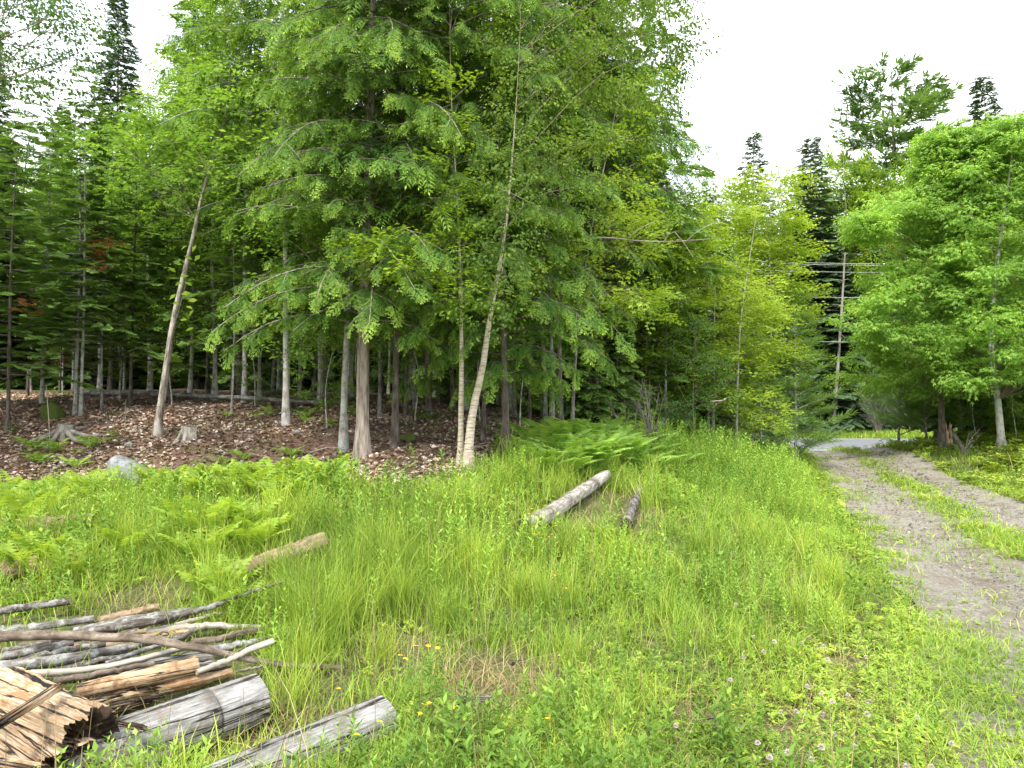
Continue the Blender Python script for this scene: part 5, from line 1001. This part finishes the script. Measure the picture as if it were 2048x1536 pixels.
def rock(label, px, py, sx, sy, sz, seed, m='rock', dz=0.0, name='boulder', cat='rock'):
    r = np.random.default_rng(seed); c = gp(px, py); nu, nv = 28, 16; u = np.linspace(0, 2*math.pi, nu, endpoint=False); v = np.linspace(.02, math.pi-.02, nv); UU, VV = np.meshgrid(u, v)
    n_ = np.stack([np.cos(UU)*np.sin(VV), np.sin(UU)*np.sin(VV), np.cos(VV)], -1); planes = r.normal(0, 1, (22, 3)); planes /= np.linalg.norm(planes, axis=1, keepdims=True)
    dd = np.ones(UU.shape)*1.0
    for q in planes: k = n_@q; dd = np.minimum(dd, np.where(k > .2, r.uniform(.62, .92)/np.maximum(k, .2), 9))
    V = n_*dd[..., None]*[sx, sy, sz]; ii = np.arange(nv-1)[:, None]*nu; j = np.arange(nu)[None]; Q = np.stack([ii+j, ii+nu+j, ii+nu+(j+1) % nu, ii+(j+1) % nu], -1).reshape(-1, 4)
    o = obj(name, mesh(name, V.reshape(-1, 3), [Q, np.arange(nu)[None]], M[m], smooth=False)); o.location = (c[0], c[1], c[2]+dz); return tag(o, label, cat)
rock('light grey boulder among the broad ferns at the foot of the bank', 252, 985, .28, .22, .24, 1, dz=.2)
rock('small grey stone on the leaf-covered bank right of the stumps', 593, 868, .085, .08, .06, 2, dz=.02, name='stone')
rock('small pale stone in the litter left of the leaning trunk', 258, 892, .07, .06, .05, 3, dz=.02, name='stone')
rock('mossy brown burl standing left of the close pair of trunks', 104, 842, .19, .16, .22, 4, 'moss', .12, 'mossy_burl', 'burl')
rock('dark mossy hump right of the big hemlock foot', 815, 882, .12, .1, .07, 5, 'moss', .02, 'mossy_hump', 'moss hump')
rock('low dark boulder in the shade left of the close pair of trunks', 92, 778, .6, .5, .35, 6, 'moss', .1, 'mossy_boulder', 'rock')
def stump(label, px, py, r0, h, seed, m='flaky', roots=5, rl=.35):
    r = np.random.default_rng(seed); c = gp(px, py); mb = MB(); n = 10; t = np.linspace(0, 1, n); pts = np.stack([.03*t, 0*t, h*t-.06], -1); tube(mb, pts, r0*(1+.7*np.exp(-t*4)), 20, rough=.09, rng=r, mcap=1)
    o = obj('stump', mb.build('stump', [M[m], M['grey_end']], True)); o.location = tuple(c); tag(o, label, 'tree stump')
    for k in range(roots):
        a = k*6.28/roots+r.uniform(-.4, .4); l = rl*r.uniform(.7, 1.5); q = [np.array([math.cos(a)*r0*.6, math.sin(a)*r0*.6, h*.35])]
        for s_ in (.4, .7, 1): x, y = math.cos(a+.3*s_)*(r0+l*s_), math.sin(a+.3*s_)*(r0+l*s_); q.append(np.array([x, y, h1(c[0]+x, c[1]+y)-c[2]+.03*(1-s_)]))
        rb = MB(); tube(rb, spline(q, 10), np.linspace(r0*.42, .012, 10), 8, rough=.08, rng=r); obj('root', rb.build('root', [M[m]], True), o)
stump('pale cut stump with spreading roots, grass growing at its foot', 128, 872, .10, .22, 1, 'deadbark', 6, .42)
stump('ragged grey stump on the bank right of the leaning trunk', 374, 880, .10, .24, 2, 'flaky', 3, .15)
stump('dark torn stump at the right roadside in front of the oak trunk', 1884, 890, .26, .55, 3, 'darkbark', 4, .3)
tm = MB(); rr = np.random.default_rng(9); c = gp(1888, 893)
for k in range(7): q = c+rr.normal(0, .07, 3)*[1, .5, 0]; tube(tm, [q+[0, -.25, .05], q+[rr.normal(0, .05), -.2, rr.uniform(.5, .8)]], [.05, .01], 5, rough=.2, rng=rr)
tag(obj('torn_bark', tm.build('torn_bark', [M['rot_wood']])), 'splintered orange-brown bark standing up at the torn stump by the roadside', 'bark')
# bare brush by the ferns, dead branches
def brush(name, label, foot, nst, hgt, spread, seed, m, r0=.012, fork=5, cat='dead bush'):
    r = np.random.default_rng(seed); mb = MB()
    for k in range(nst):
        a = r.uniform(0, 6.28); l = hgt*r.uniform(.6, 1.1); s_ = spread*r.uniform(.2, 1); q = spline([[0, 0, -.05], [math.cos(a)*s_*.35, math.sin(a)*s_*.35, l*.5], [math.cos(a+.4)*s_, math.sin(a+.4)*s_, l]], 8); tube(mb, q, np.linspace(r0, r0*.3, 8), 5, cap=False)
        for _ in range(fork):
            i = r.integers(2, 7); b_ = a+r.uniform(-1.4, 1.4); l2 = l*r.uniform(.15, .4); tube(mb, spline([q[i], q[i]+[math.cos(b_)*l2*.5, math.sin(b_)*l2*.5, l2*.5], q[i]+[math.cos(b_)*l2, math.sin(b_)*l2, l2*r.uniform(.4, 1)]], 5), np.linspace(r0*.45, r0*.15, 5), 3, cap=False)
    o = obj(name, mb.build(name, [m])); o.location = tuple(foot); return tag(o, label, cat)
brush('dead_bush', 'bare grey brush of thin dead stems rising above the fern patch', base(1305, 11.6), 12, 1.15, .5, 1, M['deadbark'])
brush('dead_bush', 'thin bare twigs leaning left beside the bare grey brush', base(1262, 11.9), 5, .8, .6, 2, M['deadbark'])
brush('dead_bush', 'tangle of dead grey twigs across the road, right of the dead tree trunk', base(1752, 40.5), 30, 2.6, 1.8, 3, M['deadbark'], .014, 14)
brush('dead_bush', 'dry grey weed stalks on the right verge next to the torn stump', base(1925, 20.5), 14, .7, .5, 4, M['deadbark'], .01, 5, 'dry stalks')
tm = MB(); q = spline([gp(1372, 875, .1), gp(1395, 845, .2), P(1425, 818, 12.2), P(1452, 797, 12.4)], 10); c = q[0].copy(); tube(tm, q-c, np.linspace(.03, .01, 10), 6, rough=.1, rng=rr)
for i in (3, 5, 7): tube(tm, [q[i]-c, q[i]-c+rr.normal(0, .12, 3)+[0, 0, .12]], [.01, .003], 4)
o = obj('dead_branch', tm.build('dead_branch', [M['pale_stick']])); o.location = tuple(c); tag(o, 'pale dead branch lying slanted at the right end of the fern patch', 'branch')
for i, (lb, pts, r0) in enumerate([
    ('long bare grey limb reaching level to the right from behind the birches', [P(1085, 470, 10.2), P(1130, 484, 9.8), P(1200, 475, 9.6), P(1280, 482, 9.5), P(1350, 483, 9.4), P(1420, 478, 9.3)], .013),
    ('thin bare branch hanging curved in front of the maple leaves', [P(1155, 555, 9.5), P(1185, 590, 9.3), P(1195, 602, 9.2), P(1215, 605, 9.2)], .008),
    ('crooked bare branch above the thicker birch trunk', [P(978, 600, 7.9), P(985, 570, 7.8), P(1004, 545, 7.7), P(1002, 528, 7.7)], .012)]):
    q = spline(pts, 16); c = q[0].copy(); tm = MB(); tube(tm, q-c, np.linspace(r0, r0*.4, 16), 6, rough=.05, rng=rr)
    for k in (8, 11, 13): tube(tm, spline([q[k]-c, q[k]-c+[.12, -.1, .1], q[k]-c+[.35, -.1, .22*(1 if k != 11 else -1)]], 5)if i == 0 else [q[k]-c, q[k]-c+rr.normal(0, .05, 3)], np.linspace(.008, .003, 5) if i == 0 else [.004, .002], 4)
    o = obj('bare_limb', tm.build('bare_limb', [M['pale_stick']])); o.location = tuple(c); tag(o, lb, 'branch')
# thin twigs and switches on the bank
for i, (a, b_, h, r0) in enumerate([((355, 912), (372, 880), .25, .006), ((100, 880), (92, 770), .5, .008), ((175, 832), (152, 765), .5, .008), ((250, 862), (252, 800), .5, .006), ((450, 888), (550, 868), .04, .012), ((620, 905), (700, 900), .04, .01), ((200, 925), (300, 945), .03, .008), ((250, 915), (310, 950), .05, .008), ((700, 925), (760, 912), .03, .008), ((1048, 885), (1060, 870), .04, .01)]):
    A = gp(*a); B = gp(*b_) if h < .1 else P(*b_, A[1]-.1); mid = (A+B)/2+[0, 0, .05]; tm = MB(); q = spline([A, mid, B], 8)-A; tube(tm, q, np.linspace(r0, r0*.4, 8), 5, cap=False)
    o = obj('dead_twig', tm.build('dead_twig', [M['pale_stick']])); o.location = tuple(A); tag(o, 'thin dead twig on the leaf-covered bank', 'twig', 'dead twigs on the bank')
for px, py, d, s_ in [(48, 610, 9.8, .5), (205, 505, 11, .6), (190, 520, 11.2, .5), (120, 715, 12, .7), (220, 480, 11.2, .4)]:
    tm = MB(); k_ = 9; dr = rr.normal(0, 1, (k_, 3))*[1, 1, .4]; place(tm, T_HEML[0], rr.normal(0, .1, (k_, 3)), frames(dr), s_*.4*rr.uniform(.7, 1.2, k_)); q_ = P(px, py, d); tube(tm, [[-.25, .5, .1], [0, 0, 0], [.1, -.1, -.05]], [.008, .005, .002], 4)
    o = obj('dead_spray', tm.build('dead_spray', [M['deadneedle']])); o.location = tuple(q_); tag(o, 'rust-red dead needles on a broken fir spray left of the leaning trunk', 'branch', 'rust-red dead fir sprays')
# vine leaves on the leaning trunk
vn = thing('climbing_vine', 'large-leaved vine climbing the middle of the leaning flaky trunk', 'vine', tuple(gp(318, 872)))
c = np.array(vn.location); tm = MB(); q = spline([c, P(340, 690, 10.0), P(358, 620, 9.95), P(372, 560, 9.95), P(368, 520, 9.95)], 24)-c; tube(tm, q, np.linspace(.008, .004, 24), 4); obj('stem', tm.build('vine_stem', [M['twig']]), vn)
Ls = []
for px, py in [(352, 545), (378, 552), (385, 572), (352, 588), (380, 585), (345, 605), (372, 612), (387, 618), (378, 640), (388, 655), (360, 640), (350, 570), (395, 600), (365, 530), (385, 520), (362, 500), (400, 510), (392, 490)]:
    a = rr.uniform(0, 6.28); Ls.append(diamond(P(px, py, 9.85)-c, (math.cos(a), -.3, math.sin(a)*.6), (rr.normal(0, .5), -1, rr.uniform(.2, 1.2)), .12, .065, .15))
place(tm := MB(), tmpl(Ls), np.zeros((1, 3)), np.eye(3)[None], 1.0); obj('leaves', tm.build('vine_leaves', [M['maple']]), vn)
# wires along the road and their far pole
for i, (pl, pr) in enumerate([((1330, 517), (1800, 529)), ((1350, 521), (1800, 532)), ((1370, 536), (1800, 546)), ((1380, 588), (1770, 596)), ((1400, 632), (1780, 641)), ((1420, 650), (1780, 658)), ((1440, 676), (1790, 686))]):
    dl, dr_ = 39.0, 34.0; A, B = P(*pl, dl), P(*pr, dr_); e = (B-A)*.55; q = np.array([A-e*.6+(B+e-A+e*.6)*t for t in np.linspace(0, 1, 24)]); q[:, 2] -= .25*np.sin(np.linspace(0, math.pi, 24))-.22
    tm = MB(); c = q[0].copy(); tube(tm, q-c, .010, 5); o = obj('power_line', tm.build('power_line', [M['wire' if i not in (4, 5) else 'wireblack']])); o.location = tuple(c)
    tag(o, ['topmost wire of the roadside line', 'second wire, just under the topmost one', 'third wire, a little below the top pair', 'single wire at mid height of the roadside line', 'black cable, upper of the two dark ones', 'black cable, lower of the two dark ones', 'lowest wire of the roadside line'][i], 'wire', 'wires strung along the road')
f, p = ppath([(1340, 860), (1340, 700), (1340, 480)], 38.6, 10); tm = MB(); p[0, 2] -= .3; tube(tm, p, np.linspace(.15, .11, 10), 12); o = thing('utility_pole', 'pale utility pole half hidden behind the maples', 'utility pole', tuple(f)); obj('pole', tm.build('pole', [M['deadbark']], True), o)
tm = MB(); tube(tm, [p[-1]+[-.9, 0, -.35], p[-1]+[.9, 0, -.35]], .06, 4); obj('cross_arm', tm.build('cross_arm', [M['deadbark']]), o)
# flowers
def head_mesh(nm, r0, n, m, flat=False, seed=0):
    r = np.random.default_rng(seed); L = []
    for k in range(n):
        z = 1-2*(k+.5)/n; a = k*2.399; s_ = math.sqrt(1-z*z); d = np.array([math.cos(a)*s_, math.sin(a)*s_, max(z, -.2) if not flat else .25]); L.append(diamond(d*r0*.25, d, (0, .2, 1), r0, r0*(.45 if not flat else .8), .2))
    mb = MB(); place(mb, tmpl(L), np.zeros((1, 3)), np.eye(3)[None], 1.0); return mb.build(nm, [m])
HC, HY, HO = head_mesh('clover_head', .015, 40, M['clover_head']), head_mesh('yellow_petals', .016, 7, M['yellow'], True), head_mesh('orange_petals', .013, 9, M['orange'], True)
sm = MB(); tube(sm, spline([[0, 0, -1], [.03, .01, -.5], [0, 0, 0]], 6), .0016 if 0 else .0018, 4); STEM = sm.build('flower_stem', [M['stem']])
def flower(nm, label, cat, group, hm, px, py, h, s=1.0):
    c = gp(px, py, h); t = thing(nm, label, cat, tuple(c), rg.uniform(0, 6), group); t.rotation_euler = (rg.normal(0, .15), rg.normal(0, .15), rg.uniform(0, 6)); t.scale = (s,)*3
    obj('flower_head', hm, t); o = obj('stem', STEM, t); o.scale = (1, 1, h/s); return t
z8 = lambda x, y: (1348+x/2.926, 1011+y/2.926)
for x, y in [(780, 1062), (862, 1098), (928, 1148), (1018, 1110), (1082, 1084), (1140, 1150), (1132, 1222), (716, 1208), (628, 1212), (875, 1226), (940, 1345), (1055, 1412), (862, 1415), (668, 1445), (790, 1455), (805, 1485), (490, 1390), (1122, 888), (898, 902), (876, 826), (792, 778), (745, 803), (588, 798), (525, 857), (404, 888), (470, 770), (363, 578), (1424, 1240), (1362, 1530), (1505, 1530), (560, 1475), (10, 1290), (245, 1300), (370, 1290), (330, 1020), (695, 540), (1625, 1395)]:
    flower('clover_flower', 'white clover head in the short grass beside the driveway', 'flower', 'white clover heads in the grass', HC, *z8(x, y), .13, rg.uniform(.65, .95))
z7 = lambda x, y: (650+x/2.926, 1011+y/2.926)
for x, y in [(530, 823), (603, 826), (660, 838), (470, 900), (608, 1160), (578, 1168), (555, 1222), (748, 1185), (783, 1200), (186, 1345), (320, 1268), (80, 1075), (740, 1110), (1300, 1250), (440, 880)]:
    flower('buttercup', 'yellow buttercup standing in the meadow near the lower logs', 'flower', 'yellow buttercups', HY, *z7(x, y), .24, rg.uniform(.6, .9))
for x, y in [(1185, 25), (1210, 20), (1162, 60), (1220, 40), (1195, 50), (1075, 108), (1110, 100), (1220, 170), (1250, 160), (1285, 130), (1290, 200), (1310, 185), (1330, 170), (1325, 235), (1350, 120), (1150, 95), (1265, 190), (1345, 410), (1290, 437), (1410, 487), (1180, 110), (1100, 130)]:
    flower('hawkweed', 'small orange-yellow flower beside the hollow end of the long thin log', 'flower', 'orange-yellow flowers by the log', HO, *z7(x, y), .3, rg.uniform(.55, .85))
